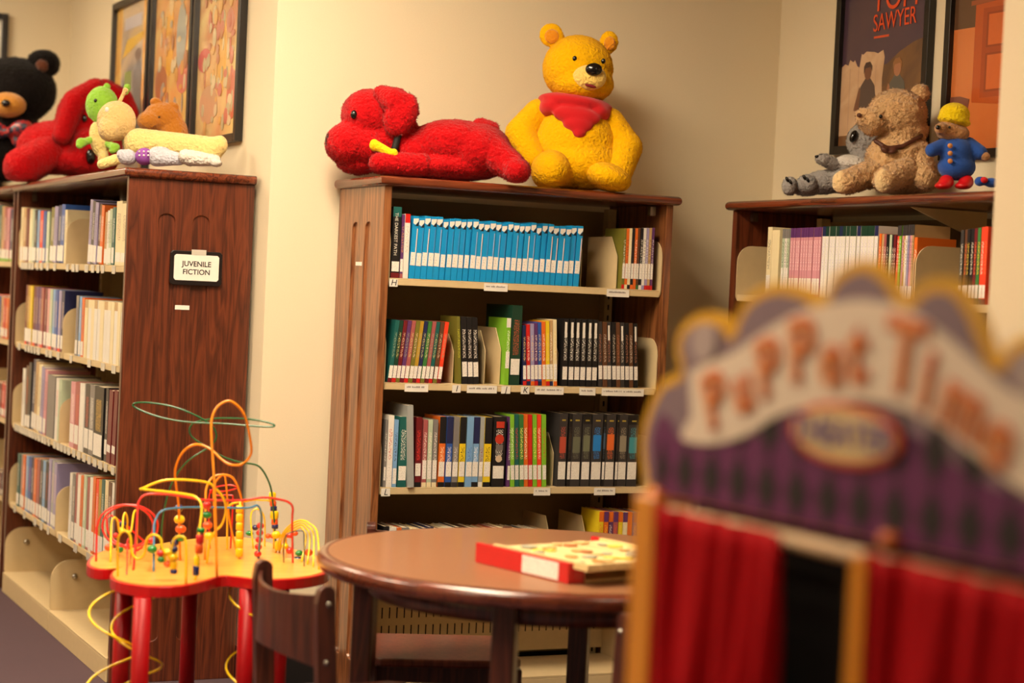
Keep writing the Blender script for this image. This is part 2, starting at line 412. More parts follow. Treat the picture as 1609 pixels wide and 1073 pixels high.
# ------------------------------------------------------------------ books
ONES = ['', 'first', 'second', 'third', 'fourth', 'fifth', 'sixth', 'seventh', 'eighth', 'ninth', 'tenth', 'eleventh', 'twelfth', 'thirteenth', 'fourteenth',
        'fifteenth', 'sixteenth', 'seventeenth', 'eighteenth', 'nineteenth']
def ordinal(n):
    if n < 20: return ONES[n]
    t = {2: 'twent', 3: 'thirt', 4: 'fort', 5: 'fift', 6: 'sixt'}[n // 10]
    return t + 'ieth' if n % 10 == 0 else t + 'y-' + ONES[n % 10]
PAL = {'red': (205, 35, 30), 'maroon': (112, 28, 34), 'orange': (228, 110, 35), 'yellow': (236, 205, 40), 'gold': (190, 150, 45), 'green': (60, 120, 60), 'lime green': (130, 190, 50),
       'teal': (30, 95, 90), 'bright blue': (20, 150, 215), 'blue': (50, 90, 170), 'light blue': (125, 170, 215), 'navy': (38, 42, 84), 'purple': (98, 55, 110), 'lavender': (160, 150, 190),
       'pink': (215, 150, 160), 'white': (235, 230, 220), 'cream': (238, 222, 178), 'grey': (130, 125, 122), 'black': (30, 28, 30), 'brown': (100, 64, 42), 'tan': (196, 160, 110),
       'rose': (170, 90, 90), 'olive': (120, 115, 45), 'pale green': (190, 205, 175), 'dark green': (28, 62, 46), 'silver': (165, 168, 165), 'charcoal': (58, 54, 54), 'scarlet': (240, 70, 40)}
def make_book(w, h, dp, c, loc, rz, lean=0, label='', group=None, sticker=True, style=None, title=None, sfrac=(.1, .3), top=None, bot=None):
    base = PAL[c]; r = rnd
    mats = [mat('book_cover', base, .35, .4)]
    ink = title or ((240, 235, 225) if sum(base) < 420 else (60, 40, 50))
    mats.append(print_mat(base, ink, 420, 260, .545)); mats.append(mat('book_band', PAL[top] if top else base, .35)); mats.append(mat('book_foot', PAL[bot] if bot else base, .35))
    bm = bmesh.new(); tk = min(.002, w * .2)
    bm_box(bm, 0, tk, .001, dp, 0, h); bm_box(bm, w - tk, w, .001, dp, 0, h)
    # spine cut in bands
    zs = [0, h * .07, h * .34, h * .86, h] if style != 'half' else [0, h * .07, h * .30, h * .62, h]
    for i, (a, b) in enumerate(zip(zs, zs[1:])):
        mi = [3, 0, 1, 2][i]
        if style == 'half': mi = [3, 0, 1, 2][i]
        if style == 'plain': mi = [3, 0, 0, 2][i]
        bm_box(bm, 0, w, 0, .0012, a, b, 0 if mi == 1 else mi)
        if mi == 1 and style != 'series': bm_box(bm, w * .22, w * .78, -.0003, .0002, a + .01, b - .01, 1)
    if style == 'series':      # white slanted panel with a black corner near the head of the spine
        mats += [M_WHITE, M_INK]
        bm_prism(bm, [(w * .04, h * .88), (w * .04, h * .955), (w * .98, h * .965), (w * .98, h * .92), (w * .45, h * .86)], -.0004, .0004, 1, 4)
        bm_prism(bm, [(w * .2, h * .84), (w * .98, h * .84), (w * .98, h * .915), (w * .5, h * .85)], -.0004, .0004, 1, 5)
        mats += [mat('spine_stripe', rnd.choice([(70, 140, 205), (150, 175, 215), (10, 120, 190), (235, 215, 205)]), .4)]; bm_box(bm, w * .80, w * .96, -.0003, .0003, h * .42, h * .80, 6)
    if style == 'case':
        zs_ = rnd.uniform(.46, .52); mats += [mat('case_print', title, .35), mat('case_line', (170, 150, 60), .4)]
        bm_box(bm, w * .12, w * .88, -.0004, .0004, h * zs_, h * (zs_ + .22), 4); bm_box(bm, w * .3, w * .75, -.0004, .0004, h * .9, h * .92, 5)
    if style == 'tags':
        mats += [M_WHITE]; bm_box(bm, w * .25, w * .7, -.0004, .0004, h * .72, h * .95, 4)
    if style == 'planet':
        mats += [mat('print_red', (200, 60, 40), .4), mat('print_pale', (215, 190, 160), .4), mat('print_grey', (120, 112, 110), .4)]
        for (mi, zc, rr) in ((4, .68, .36), (5, .40, .26)):
            bm_prism(bm, [(w * .5 + w * rr * math.cos(k / 8 * PI), h * zc + w * rr * math.sin(k / 8 * PI)) for k in range(16)], -.0004, .0004, 1, mi)
        bm_box(bm, w * .2, w * .85, -.0004, .0004, h * .84, h * .93, 4); bm_box(bm, w * .25, w * .8, -.0004, .0004, h * .52, h * .60, 6)
    if style == 'lozenge':     # coloured lower block with a round bead on top and black upper part
        mats += [mat('book_block', PAL[title_block(c)], .35), mat('dot', (235, 225, 200), .4)]
    o = mesh_ob('book', bm, mats); o.location = loc; o.rotation_euler = (0, lean, rz) if False else (0, 0, 0)
    o.matrix_world = Matrix.Translation(Vector(loc)) @ Matrix.Rotation(rz, 4, 'Z') @ Matrix.Rotation(lean, 4, 'Y')
    tag(o, label, 'book', group)
    bx('pages', tk, w - tk, .0012, dp - .003, .002, h - .002, M_PAGE, o)
    if sticker:
        sl = bx('spine_label', w * .06, w * .94, -.0008, 0, h * sfrac[0], h * sfrac[1], print_mat(WHITEC, (150, 140, 135), 500, 420, .62), o)
    return o
def title_block(c): return c
class Shelf:
    def __init__(s, case, name, axis, plane, z, rz):
        s.name = name; s.axis = axis; s.plane = plane; s.z = z; s.rz = rz; s.n = 0; s.cnt = {}; s.case = case; s.lim = {case_left: (LYN + .034, LYF - .038), case_mid: (CX0 + .034, CX1 - .034), case_right: (RYF - 1.85 + .03, RYF - .034), case_far: (LYF + .1, LYF + .95)}[case]
        s.group = 'books on the ' + name
    def co(s, px): return pxX(px, s.z, s.plane) if s.axis == 1 else pxY(px, s.z, s.plane)
    def loc(s, a, back=.004):
        return (a, s.plane + back, s.z + .0006) if s.axis == 1 else (s.plane + back, a, s.z + .0006)
    def fill(s, p0, p1, colors, y0, y1=None, lean=0, dp=.14, jit=.0, desc='book', widths=None, **kw):
        """books from column p0 to p1 (at shelf level), head heights from picture rows y0..y1"""
        a, b = s.co(p0), s.co(p1); n = len(colors); y1 = y0 if y1 is None else y1
        a = min(max(a, s.lim[0]), s.lim[1]); b = min(max(b, s.lim[0]), s.lim[1])
        if abs(b - a) < .004 * n: b = a + (.012 if b >= a and s.axis == 1 else -.012) * n; sh = min(0, min(a, b) - s.lim[0]); a -= sh; b -= sh
        tot = abs(b - a); ws = widths or [1 + rnd.uniform(-jit, jit) for _ in range(n)]; sw = sum(ws)
        pos = a; sgn = 1 if b > a else -1
        for i, c in enumerate(colors):
            step = tot * ws[i] / sw; t = (i + .5) / n; pxc = p0 + (p1 - p0) * t; yy = y0 + (y1 - y0) * t
            zt = hit(pxc, yy, s.axis, s.plane + .004)[2]
            h = (zt - s.z) / max(math.cos(lean), .5) + rnd.uniform(-.006, .004) * (jit > 0)
            w = step * math.cos(lean) * rnd.uniform(.84, .95)
            s.n += 1; s.cnt[c] = s.cnt.get(c, 0) + 1
            k = dict(kw)
            for key in list(k):
                if isinstance(k[key], list): k[key] = k[key][i % len(k[key])]
            lab = k.pop('label', None) or f'{c} {desc}, {ordinal(s.n)} from the left on the {s.name}'
            # a lean to the right turns about the right foot so it stays on the shelf
            zl = w * math.sin(lean) if lean > 0 else 0
            L = s.loc(pos, .004 + k.pop('back', 0) + rnd.uniform(0, .004)); L = (L[0], L[1], L[2] + zl)
            make_book(w, h, dp, c, L, s.rz, lean, lab, s.group, **k)
            pos += sgn * step
    def bookend(s, px, h=.17, desc=''):
        a = s.co(px); L = s.loc(a, 0)
        t = thing('bookend', f'beige metal bookend {desc} on the {s.name}', 'bookend', L, s.rz, 'metal bookends')
        bm = bmesh.new(); bm_prism(bm, [(.03, .0), (.03, h * .62), (.075, h), (.24, h), (.24, 0)], 0, .0022, axis=0); mesh_ob('upright_plate', bm, M_BEIGE, t)
        bx('foot_plate', .0022, .010, .04, .24, .0, .0015, M_BEIGE, t)
FY = CY + .008
# --- middle case, top shelf
s = Shelf(case_mid, 'middle bookcase top shelf', 1, FY, SHZ[0], 0)
s.fill(614.5, 629, ['black'], 325, dp=.2, top='teal', label='tall black book lettered THE DARKEST PATH at left of middle top shelf', sfrac=(.09, .23), bot='maroon', style='plain')
bk = bpy.context.scene.collection.objects[-3]
for o_ in list(C.objects):
    if o_.get('label', '').startswith('tall black book lettered'):
        text_ob('title', 'THE DARKEST PATH', .0145, mat('title_white', (225, 220, 205), .5), o_, Matrix.Translation((.011, -.0006, .135)) @ upright() @ Matrix.Rotation(-PI / 2, 4, 'Z'), .0003)
s.fill(629, 634, ['purple'], 337, dp=.19, title=(220, 160, 60), bot='rose')
s.fill(634, 643, ['white'], 336, dp=.17, top='red', title=(190, 180, 175), sticker=False)
s.fill(643, 911, ['bright blue'] * 29, 339, 357, lean=.045, dp=.13, jit=.08, desc='series paperback', style='series', sfrac=(.21, .42), title=(60, 180, 230))
s.bookend(918, .19, 'right of the blue series'); s.bookend(974, .17, 'left of the thin picture books')
s.fill(977.5, 1026.5, ['olive', 'orange', 'cream', 'black', 'orange', 'brown', 'black', 'white', 'lavender', 'tan', 'purple'], 359, 358, dp=.13, desc='thin book', title=[(240, 235, 220), (60, 40, 30)], sfrac=(.17, .42), bot=['red', 'cream', 'black', 'orange', 'orange', 'green', 'white', 'lavender', 'red', 'red'])
# --- second shelf
s = Shelf(case_mid, 'middle bookcase second shelf', 1, FY, SHZ[1], 0)
s.fill(609.5, 694, ['teal', 'dark green', 'maroon', 'purple', 'rose', 'olive', 'gold', 'navy', 'green', 'rose', 'teal', 'brown', 'scarlet'], 503, 506, lean=.10, dp=.13, desc='leaning paperback',
       sfrac=(.07, .27), title=[(150, 160, 130), (200, 190, 120), (220, 190, 160)], bot=['maroon', 'red', 'olive'])
s.bookend(716, .16, 'beside the leaning rainbow paperbacks')
s.fill(721, 727, ['olive'], 498, lean=-.07, dp=.13, title=(200, 200, 60), desc='leaning paperback', sticker=False)
s.fill(727, 754, ['black'] * 3, 498, 500, lean=-.07, dp=.13, desc='leaning paperback with white title', sfrac=(.11, .33), title=(235, 225, 215))
s.bookend(766, .17, 'right of the three black paperbacks'); s.bookend(790, .18, 'left of the lime green book')
s.fill(793, 800, ['lime green'], 500, dp=.14, bot='lime green', sfrac=(.25, .5), top='white'); s.fill(801, 819, ['dark green'], 480, dp=.2, title=(190, 90, 60), desc='tall thick book', sfrac=(.13, .33))
s.fill(823, 877, ['navy', 'red', 'lavender', 'purple', 'blue', 'orange', 'yellow', 'tan', 'cream'], 512, 502, lean=-.06, dp=.12, desc='slim paperback', sfrac=(.1, .33), title=[(230, 200, 120), (240, 230, 210)], bot=['red', 'navy', 'orange'])
s.bookend(880.5, .17, 'beside the slim coloured paperbacks')
s.fill(884, 940, ['black'] * 6, 501, 503, lean=-.015, dp=.13, desc='paperback with white tags', style='tags', sfrac=(.10, .29), bot=['black'])
s.fill(942, 1004, ['charcoal', 'brown', 'charcoal', 'black', 'brown', 'charcoal', 'black', 'brown', 'black'], 506, 509, lean=-.06, dp=.13, desc='leaning dark paperback', sfrac=(.12, .33), title=[(170, 110, 80), (200, 190, 175)], style=[None, None, 'tags'])
# --- third shelf
s = Shelf(case_mid, 'middle bookcase third shelf', 1, FY, SHZ[2], 0)
s.fill(603, 607, ['grey'], 660, dp=.12, desc='thin book'); s.fill(607.5, 617, ['white'], 653, dp=.14, title=(200, 90, 80), sfrac=(.05, .3)); s.fill(617, 624, ['light blue'], 660, dp=.13, sfrac=(.05, .28))
s.fill(625, 639, ['teal'], 655, dp=.15, desc='book in shadow')
s.fill(640, 650, ['silver'], 637, lean=-.055, dp=.18, desc='tall slanting case pulled forward', back=-.012, sticker=False, style='plain')
s.fill(652, 663, ['maroon'], 656, dp=.13, lean=-.01, title=(230, 60, 50), bot='black', sfrac=(.16, .34)); s.fill(663, 687, ['rose', 'pale green', 'grey'], 660, lean=-.01, dp=.12, desc='thin paperback', sfrac=(.12, .4), title=(240, 225, 215), bot='cream')
s.fill(688.5, 771, ['orange', 'blue', 'grey', 'yellow', 'light blue', 'light blue', 'silver', 'yellow'], 655, 656, dp=.13, desc='pocket book', top=['black', 'navy', 'grey', 'black', 'light blue', 'navy', 'silver', 'black'], style='half',
       bot=['black', 'black', 'charcoal', 'black', 'light blue', 'black', 'white', 'black'], sfrac=(.15, .36), title=[(255, 230, 190), (240, 230, 230), (220, 210, 200), (40, 40, 30), (70, 110, 190), (240, 240, 240), (150, 80, 60), (50, 40, 20)], widths=[1.1, 1.05, 1.05, 1.1, 1.05, 1.1, .7, 1.2])
s.fill(773, 795, ['black'], 655, dp=.15, style='planet', desc='thick planet book', sfrac=(.12, .3)); s.fill(797, 802, ['purple'], 655, dp=.12, desc='thin book')
s.fill(803, 860, ['lime green', 'teal', 'green', 'orange', 'red', 'lime green', 'scarlet', 'lime green'], 652, 652, lean=-.055, dp=.12, desc='slim leaning book', sfrac=(.1, .3), title=[(240, 240, 220), (200, 60, 40), (250, 240, 120)])
s.bookend(873.5, .17, 'right of the slim green books')
s.fill(876.5, 1002, ['charcoal', 'black', 'charcoal', 'charcoal', 'charcoal', 'black', 'charcoal', 'black', 'charcoal', 'charcoal'], 650, 652, dp=.14, desc='plastic-cased book', style='case', sfrac=(.1, .34), top=['charcoal', 'black'],
       title=[(190, 80, 60), (60, 50, 45), (110, 112, 92), (116, 120, 96), (40, 130, 210), (70, 90, 110), (228, 110, 50), (60, 50, 45), (150, 140, 120), (70, 150, 160)], widths=[1, .35, 1.1, 1, 1.2, .3, 1.1, .3, 1, 1.2])
# --- fourth shelf
s = Shelf(case_mid, 'middle bookcase fourth shelf', 1, FY, SHZ[3], 0)
s.fill(600, 858, [rnd.choice(['navy', 'black', 'cream', 'tan', 'rose', 'orange', 'white', 'grey', 'brown']) for _ in range(26)], 829, 832, dp=.13, jit=.3)
s.bookend(868, .22, 'left of the orange books'); s.bookend(925, .22, 'touching the orange books')
s.fill(938, 1030, ['yellow', 'orange', 'purple', 'rose', 'yellow', 'cream', 'orange', 'blue', 'tan', 'orange'], 804, 806, dp=.13, title=[(235, 90, 40), (250, 200, 60), (240, 230, 210)], desc='paperback', top=['orange', 'purple'], sticker=False)

# --- long left bookcase; books face -X
LP = LX + .008
def cyc(*c): return list(c)
s = Shelf(case_left, 'long bookcase top shelf', 0, LP, SHZ[0], RZ)
s.fill(28, 73, ['cream', 'tan', 'maroon', 'cream', 'pale green', 'charcoal', 'light blue', 'scarlet', 'blue', 'pale green'], 326, 333, dp=.14, desc='book', sfrac=(.03, .28), title=[(120, 100, 80), (240, 230, 210)])
s.fill(74, 97, ['olive', 'lavender', 'navy', 'blue'], 328, 322, lean=.06, dp=.15, desc='slanting book', sfrac=(.03, .3))
s.fill(97.5, 101.5, ['cream'], 330, 330, dp=.13, desc='thin pale book', sticker=False)
s.fill(134, 158, ['lavender', 'charcoal', 'lavender', 'brown', 'orange'], 314, 325, lean=.07, dp=.15, desc='slanting book', sfrac=(.03, .3))
s.fill(159, 176, ['tan', 'white', 'pale green', 'teal'], 335, 325, lean=.02, dp=.15, desc='book', sfrac=(.03, .3))
s.fill(177, 197, ['cream', 'cream'], 315, 322, dp=.17, desc='wide cream book', sfrac=(.05, .2), title=(120, 80, 50))
s = Shelf(case_left, 'long bookcase second shelf', 0, LP, SHZ[1], RZ)
s.fill(35, 96, ['maroon', 'gold', 'yellow', 'maroon', 'purple', 'purple', 'rose', 'maroon', 'pink', 'pale green', 'light blue', 'blue', 'lavender', 'navy'], 447, 457, dp=.14, desc='book', sfrac=(.05, .27), title=[(210, 180, 90), (230, 200, 190)], bot=['scarlet', 'maroon', 'pink'])
s.fill(115, 127, ['grey', 'light blue', 'orange'], 463, 468, dp=.14, desc='book', sfrac=(.03, .26), title=[(90, 80, 120), (230, 220, 210)])
s.fill(128, 190, ['cream', 'white', 'cream', 'white', 'white', 'cream', 'white', 'white', 'cream', 'white', 'cream', 'white'], 470, 476, dp=.15, desc='paper-spined book', sticker=False, style='plain', top=['tan', 'cream', 'cream'])
s.fill(191, 196, ['purple'], 457, dp=.16, desc='tall book', style='plain', sticker=False)
s = Shelf(case_left, 'long bookcase third shelf', 0, LP, SHZ[2], RZ)
s.fill(31, 44, ['white', 'brown', 'charcoal'], 580, 566, dp=.15, desc='book', title=[(60, 50, 40), (210, 90, 40)], sfrac=(.02, .2))
s.fill(45, 68, ['navy', 'tan', 'cream', 'lavender', 'pink'], 562, 582, lean=.06, dp=.16, desc='slanting book', sfrac=(.03, .25))
s.fill(69, 81, ['grey'], 588, dp=.17, desc='wide book', sticker=False, style='plain'); s.fill(82, 91, ['white', 'pale green'], 592, 596, lean=.01, dp=.15, desc='book', sticker=False, title=[(200, 80, 70), (120, 120, 110)])
s.fill(106, 143, ['pink', 'rose', 'white', 'charcoal', 'grey'], 598, 604, dp=.15, desc='book', title=[(235, 230, 220), (210, 70, 50)], sfrac=(.08, .36))
s.fill(143, 158, ['black'], 606, dp=.15, desc='thick book', sfrac=(.04, .34), title=(230, 180, 60)); s.fill(159, 163, ['charcoal'], 608, dp=.13)
s.fill(164, 177, ['maroon', 'maroon'], 612, lean=.05, dp=.16, desc='slanting book', sfrac=(.15, .25), style='plain'); s.fill(179, 188, ['grey', 'grey'], 622, dp=.15, sfrac=(.05, .3), top='grey', title=(200, 190, 170))
s = Shelf(case_left, 'long bookcase fourth shelf', 0, LP, SHZ[3], RZ)
s.fill(23, 71, ['teal', 'grey', 'orange', 'light blue', 'blue', 'navy', 'orange', 'rose', 'charcoal', 'light blue', 'black'], 710, 724, dp=.14, desc='book', sfrac=(.04, .25), title=[(220, 200, 180), (190, 60, 50), (240, 230, 220)])
s.fill(71, 84, ['lavender', 'silver', 'lavender'], 717, 726, dp=.15, desc='matching book', sfrac=(.04, .22), title=(230, 190, 190))
s.fill(104, 180, ['white', 'grey', 'rose', 'white', 'orange', 'pale green', 'rose', 'white', 'orange', 'scarlet', 'gold', 'teal', 'cream', 'brown', 'white', 'teal'], 741, 756, dp=.13, jit=.15, desc='thin book', sfrac=(.04, .28), title=[(120, 90, 80), (240, 230, 210)])
s.fill(181, 186, ['red'], 772, dp=.14, top='black', desc='short book')
# a few books on the case beyond
s = Shelf(case_far, 'far left bookcase top shelf', 0, LP, SHZ[0], RZ)
s.fill(-14, 16, ['cream', 'rose', 'teal', 'tan', 'rose', 'pink', 'navy'], 318, 330, dp=.14, desc='book', bot='lime green', sfrac=(.05, .22))
for nm, z, y in (('second', SHZ[1], 470), ('third', SHZ[2], 605), ('fourth', SHZ[3], 745)):
    s = Shelf(case_far, f'far left bookcase {nm} shelf', 0, LP, z, RZ)
    s.fill(-16, 9, [['red', 'scarlet', 'blue', 'tan', 'red', 'orange'], ['green', 'red', 'maroon', 'red', 'pink'], ['lavender', 'brown', 'maroon', 'navy']][('second', 'third', 'fourth').index(nm)], y - 8, y, lean=.05, dp=.14, desc='book', sfrac=(.05, .25))

# --- right bookcase
RP = RX + .008
s = Shelf(case_right, 'right bookcase top shelf', 0, RP, SHZ[0], RZ)
s.fill(1199, 1206, ['cream'], 357, dp=.14); s.fill(1207, 1220, ['cream'], 362, dp=.17, desc='wide book', style='plain', sticker=False)
s.fill(1222, 1234, ['pale green', 'white', 'pale green'], 360, dp=.13, desc='thin book', top='grey', sfrac=(.1, .42))
s.fill(1235, 1284, ['pink'] * 12, 359, 357, dp=.13, desc='pale series book', top=['purple'], sfrac=(.04, .27), title=(240, 215, 215))
s.fill(1285, 1373, ['white'] * 16, 356, 355, dp=.13, desc='series book', top=['navy', 'dark green', 'dark green', 'dark green', 'dark green'], sfrac=(.04, .27), title=(200, 190, 215))
s.fill(1374, 1402, ['orange', 'tan', 'rose', 'black', 'pale green', 'black', 'maroon'], 367, 370, dp=.13, desc='thin book', title=(240, 225, 205), sfrac=(.05, .25))
s.fill(1403, 1429, ['scarlet', 'lime green', 'pink', 'gold', 'white', 'lavender', 'pink', 'tan'], 355, 353, dp=.13, desc='slim bright book', top='charcoal', sfrac=(.03, .2))
s.fill(1429.5, 1435, ['orange'], 373, 373, dp=.14, desc='book behind the bracket', sticker=False)
s.fill(1502, 1545, ['charcoal', 'brown', 'black', 'black', 'maroon', 'green', 'scarlet', 'scarlet'], 362, 356, dp=.14, desc='bold lettered book', title=[(240, 235, 215), (240, 120, 60), (240, 210, 60)], sfrac=(.08, .25), bot=['charcoal', 'maroon', 'black'])

# ------------------------------------------------------------------ framed posters
def poster(label, axis, plane, a0, a1, z0, z1, art, fw=.028, inward=1):
    """flat poster in a deep black frame. axis 0: on an x=plane wall facing -X (a = y, a0 is the picture's left); axis 1: on a y=plane wall facing -Y"""
    w = abs(a1 - a0)
    if axis == 0: t = thing('framed_poster', label, 'framed poster', (plane, max(a0, a1), z0), -PI / 2)
    else: t = thing('framed_poster', label, 'framed poster', (plane if False else min(a0, a1), plane, z0), 0)
    h = z1 - z0; bm = bmesh.new(); d = .028
    for b in ((0, fw, 0, h), (w - fw, w, 0, h), (fw, w - fw, 0, fw), (fw, w - fw, h - fw, h)): bm_box(bm, b[0], b[1], -d, -.001, b[2], b[3])
    mesh_ob('frame', bm, mat('black_frame', (26, 20, 17), .35, .5), t, bevel=.002)
    bm = bmesh.new(); mats = []
    def layer(pts, c, k, key='print'):
        m = mat(key, c, .3, .5, coat=.5) if not isinstance(c, bpy.types.Material) else c
        if m not in mats: mats.append(m)
        bm_prism(bm, [(fw + p[0] * (w - 2 * fw), fw + p[1] * (h - 2 * fw)) for p in pts], -.010 - k * .0004, -.009 - k * .0004, 1, mats.index(m))
    art(layer, t, w, h, fw)
    mesh_ob('poster_print', bm, mats, t)
    return t
def rect(a, b, c, d): return [(a, b), (c, b), (c, d), (a, d)]
def oval(cx, cz, rx, rz_, n=18): return [(cx + rx * math.cos(2 * PI * k / n), cz + rz_ * math.sin(2 * PI * k / n)) for k in range(n)]
def cloud_mat(key, stops, scale=4, dist=1.5):
    if key in MATS: return MATS[key]
    m = bpy.data.materials.new(key); m.use_nodes = True; nt = m.node_tree; b = nt.nodes['Principled BSDF']
    tc = nt.nodes.new('ShaderNodeTexCoord'); n = nt.nodes.new('ShaderNodeTexNoise'); n.inputs['Scale'].default_value = scale; n.inputs['Distortion'].default_value = dist; n.inputs['Detail'].default_value = 5
    nt.links.new(tc.outputs['Object'], n.inputs['Vector']); r = nt.nodes.new('ShaderNodeValToRGB'); cr_ = r.color_ramp
    while len(cr_.elements) > 1: cr_.elements.remove(cr_.elements[0])
    for i, (p, c) in enumerate(stops):
        e = cr_.elements[0] if i == 0 else cr_.elements.new(p); e.position = p; e.color = lin(c)
    nt.links.new(n.outputs['Fac'], r.inputs[0]); nt.links.new(r.outputs[0], b.inputs['Base Color']); b.inputs['Roughness'].default_value = .25; b.inputs['Coat Weight'].default_value = .6
    MATS[key] = m; return m
def blobs(layer, seed, cols, zr, n, sz=(.05, .16), k0=2):
    # scattered small painted patches of a busy illustration, paled to imitate washing reflections
    r = random.Random(seed)
    for i in range(n):
        layer(oval(r.uniform(.15, .85), r.uniform(*zr), r.uniform(*sz), r.uniform(sz[0] * .6, sz[1] * .9), 12), r.choice(cols), k0 + i * .06)
def art_a(layer, t, w, h, fw):
    layer(rect(0, 0, 1, 1), cloud_mat('print_amber', [(.3, (226, 150, 60)), (.6, (238, 190, 95))], 5), 0)
    layer(rect(.18, .05, .80, 1), cloud_mat('print_scene_a', [(.3, (120, 120, 130)), (.5, (205, 180, 150)), (.7, (225, 190, 110))], 3), 1)
    layer(rect(.3, .20, .5, .62), (150, 165, 90), 2); layer([(.52, .16), (.8, .16), (.8, .6), (.7, .68), (.58, .62)], (95, 85, 90), 3)
    layer(oval(.68, .70, .09, .035), (110, 80, 70), 3.5); layer([(.2, .70), (.8, .78), (.8, .82), (.35, .80)], (235, 190, 60), 4); layer(rect(.22, .12, .85, .15), (170, 110, 70), 4.4)
    layer(rect(.25, .86, .75, .93), (200, 195, 205), 2.2)
def art_b(layer, t, w, h, fw):
    layer(rect(0, 0, 1, 1), cloud_mat('print_warm_b', [(.25, (190, 110, 55)), (.45, (228, 170, 100)), (.7, (240, 215, 130))], 3), 0)
    layer(rect(0, .78, 1, 1), cloud_mat('print_pale_gold', [(.3, (235, 205, 110)), (.7, (245, 228, 160))], 6), 1)
    layer(oval(.40, .44, .10, .16), (238, 176, 60), 2); layer(oval(.70, .44, .12, .15), (172, 178, 172), 2.5); layer(oval(.78, .26, .16, .07), (222, 130, 110), 3); layer(oval(.2, .26, .16, .08), (190, 120, 80), 3.4); layer(oval(.42, .62, .06, .07), (238, 205, 150), 3.6); layer(oval(.70, .64, .06, .06), (225, 190, 150), 3.8)
    for k in range(5): layer([(.12 + k * .16, .83), (.16 + k * .16, .83), (.20 + k * .16, .97), (.15 + k * .16, .97)], (240, 225, 120), 4)
    blobs(layer, 3, [(225, 165, 90), (190, 130, 90), (225, 205, 165), (205, 175, 120), (175, 165, 150)], (.04, .72), 60, (.015, .05), 5)
def art_c(layer, t, w, h, fw):
    layer(rect(0, 0, 1, 1), cloud_mat('print_warm_c', [(.25, (205, 120, 85)), (.45, (232, 190, 130)), (.7, (240, 222, 150))], 3), 0)
    layer(rect(0, .72, 1, 1), cloud_mat('print_pale_gold', [(.3, (235, 205, 110)), (.7, (245, 228, 160))], 6), 1)
    layer(oval(.16, .33, .15, .05), (215, 95, 90), 2); layer(oval(.58, .33, .09, .17), (238, 185, 90), 2.4); layer(oval(.84, .16, .12, .10), (218, 115, 90), 2.8); layer(oval(.3, .14, .22, .08), (212, 165, 125), 3.2); layer(oval(.74, .46, .08, .05), (215, 140, 120), 3.5)
    blobs(layer, 5, [(235, 185, 110), (205, 140, 100), (228, 210, 170), (215, 130, 110), (200, 190, 150)], (.04, .62), 70, (.015, .05), 4)
def art_d(layer, t, w, h, fw):
    layer(rect(0, 0, 1, 1), (236, 228, 214), 0); layer(rect(.1, .08, .9, .92), (180, 130, 100), 1)
def low_art(layer, q):      # the lower part of a tall picture
    return lambda pts, c, k, key='print': layer([(x, z * q if z < .999 else 1) for x, z in pts], c, k, key)
def art_e(layer, t, w, h, fw):
    layer(rect(0, 0, 1, 1), cloud_mat('print_dusk', [(.3, (70, 52, 72)), (.7, (90, 66, 76))], 3, .3), 0)
    L2 = low_art(layer, .74)
    L2([(0, 0), (1, 0), (1, .56), (.85, .54), (.7, .50), (.55, .44), (0, .40)], cloud_mat('print_field', [(.3, (96, 66, 44)), (.7, (134, 92, 52))], 5), 1)
    fp = [(0, .06), (.52, .06), (.50, .36), (.52, .48), (.50, .52), (.44, .505), (.40, .515), (.30, .525), (.26, .51), (.24, .515), (.22, .44), (.19, .45), (.16, .485), (.14, .475), (.10, .49), (.08, .46), (.04, .47), (0, .455)]
    L2(fp, cloud_mat('print_fence', [(.3, (196, 158, 122)), (.7, (214, 180, 146))], 8), 2)
    for k_ in range(1, 5): L2(rect(k_ * .105, .07, k_ * .105 + .006, .44), (176, 138, 106), 2.4)
    for (cx, c1, c2, c3) in ((.33, (70, 45, 38), (84, 66, 62), (120, 76, 54)), (.68, (150, 100, 56), (92, 88, 80), (178, 120, 86))):
        L2([(cx - .1, .1), (cx + .1, .1), (cx + .11, .24), (cx + .085, .33), (cx + .03, .372), (cx - .03, .372), (cx - .085, .33), (cx - .11, .24)], c2, 3.0)
        L2([(cx - .16, .20), (cx - .10, .18), (cx - .08, .31), (cx - .10, .33)], c3, 3.2)
        L2(oval(cx, .405, .042, .042), c3, 3.5); L2([(cx - .05, .40), (cx - .052, .44), (cx - .03, .462), (cx + .02, .466), (cx + .05, .44), (cx + .05, .41), (cx + .03, .435), (cx - .03, .43)], c1, 4)
    layer(rect(.38, .437, .56, .446), (226, 84, 40), 3)
    mo = mat('orange_ink', (236, 88, 40), .4); u = w - 2 * fw; v = h - 2 * fw
    text_ob('title_line', 'TOM', .135, mo, t, Matrix.Translation((fw + u * .62, -.0125, fw + v * .598)) @ upright() @ Matrix.Diagonal((.85, 1, 1, 1)), .0004)
    text_ob('title_line', 'SAWYER', .082, mo, t, Matrix.Translation((fw + u * .62, -.0125, fw + v * .50)) @ upright() @ Matrix.Rotation(.03, 4, 'Z') @ Matrix.Diagonal((.74, 1, 1, 1)), .0004)
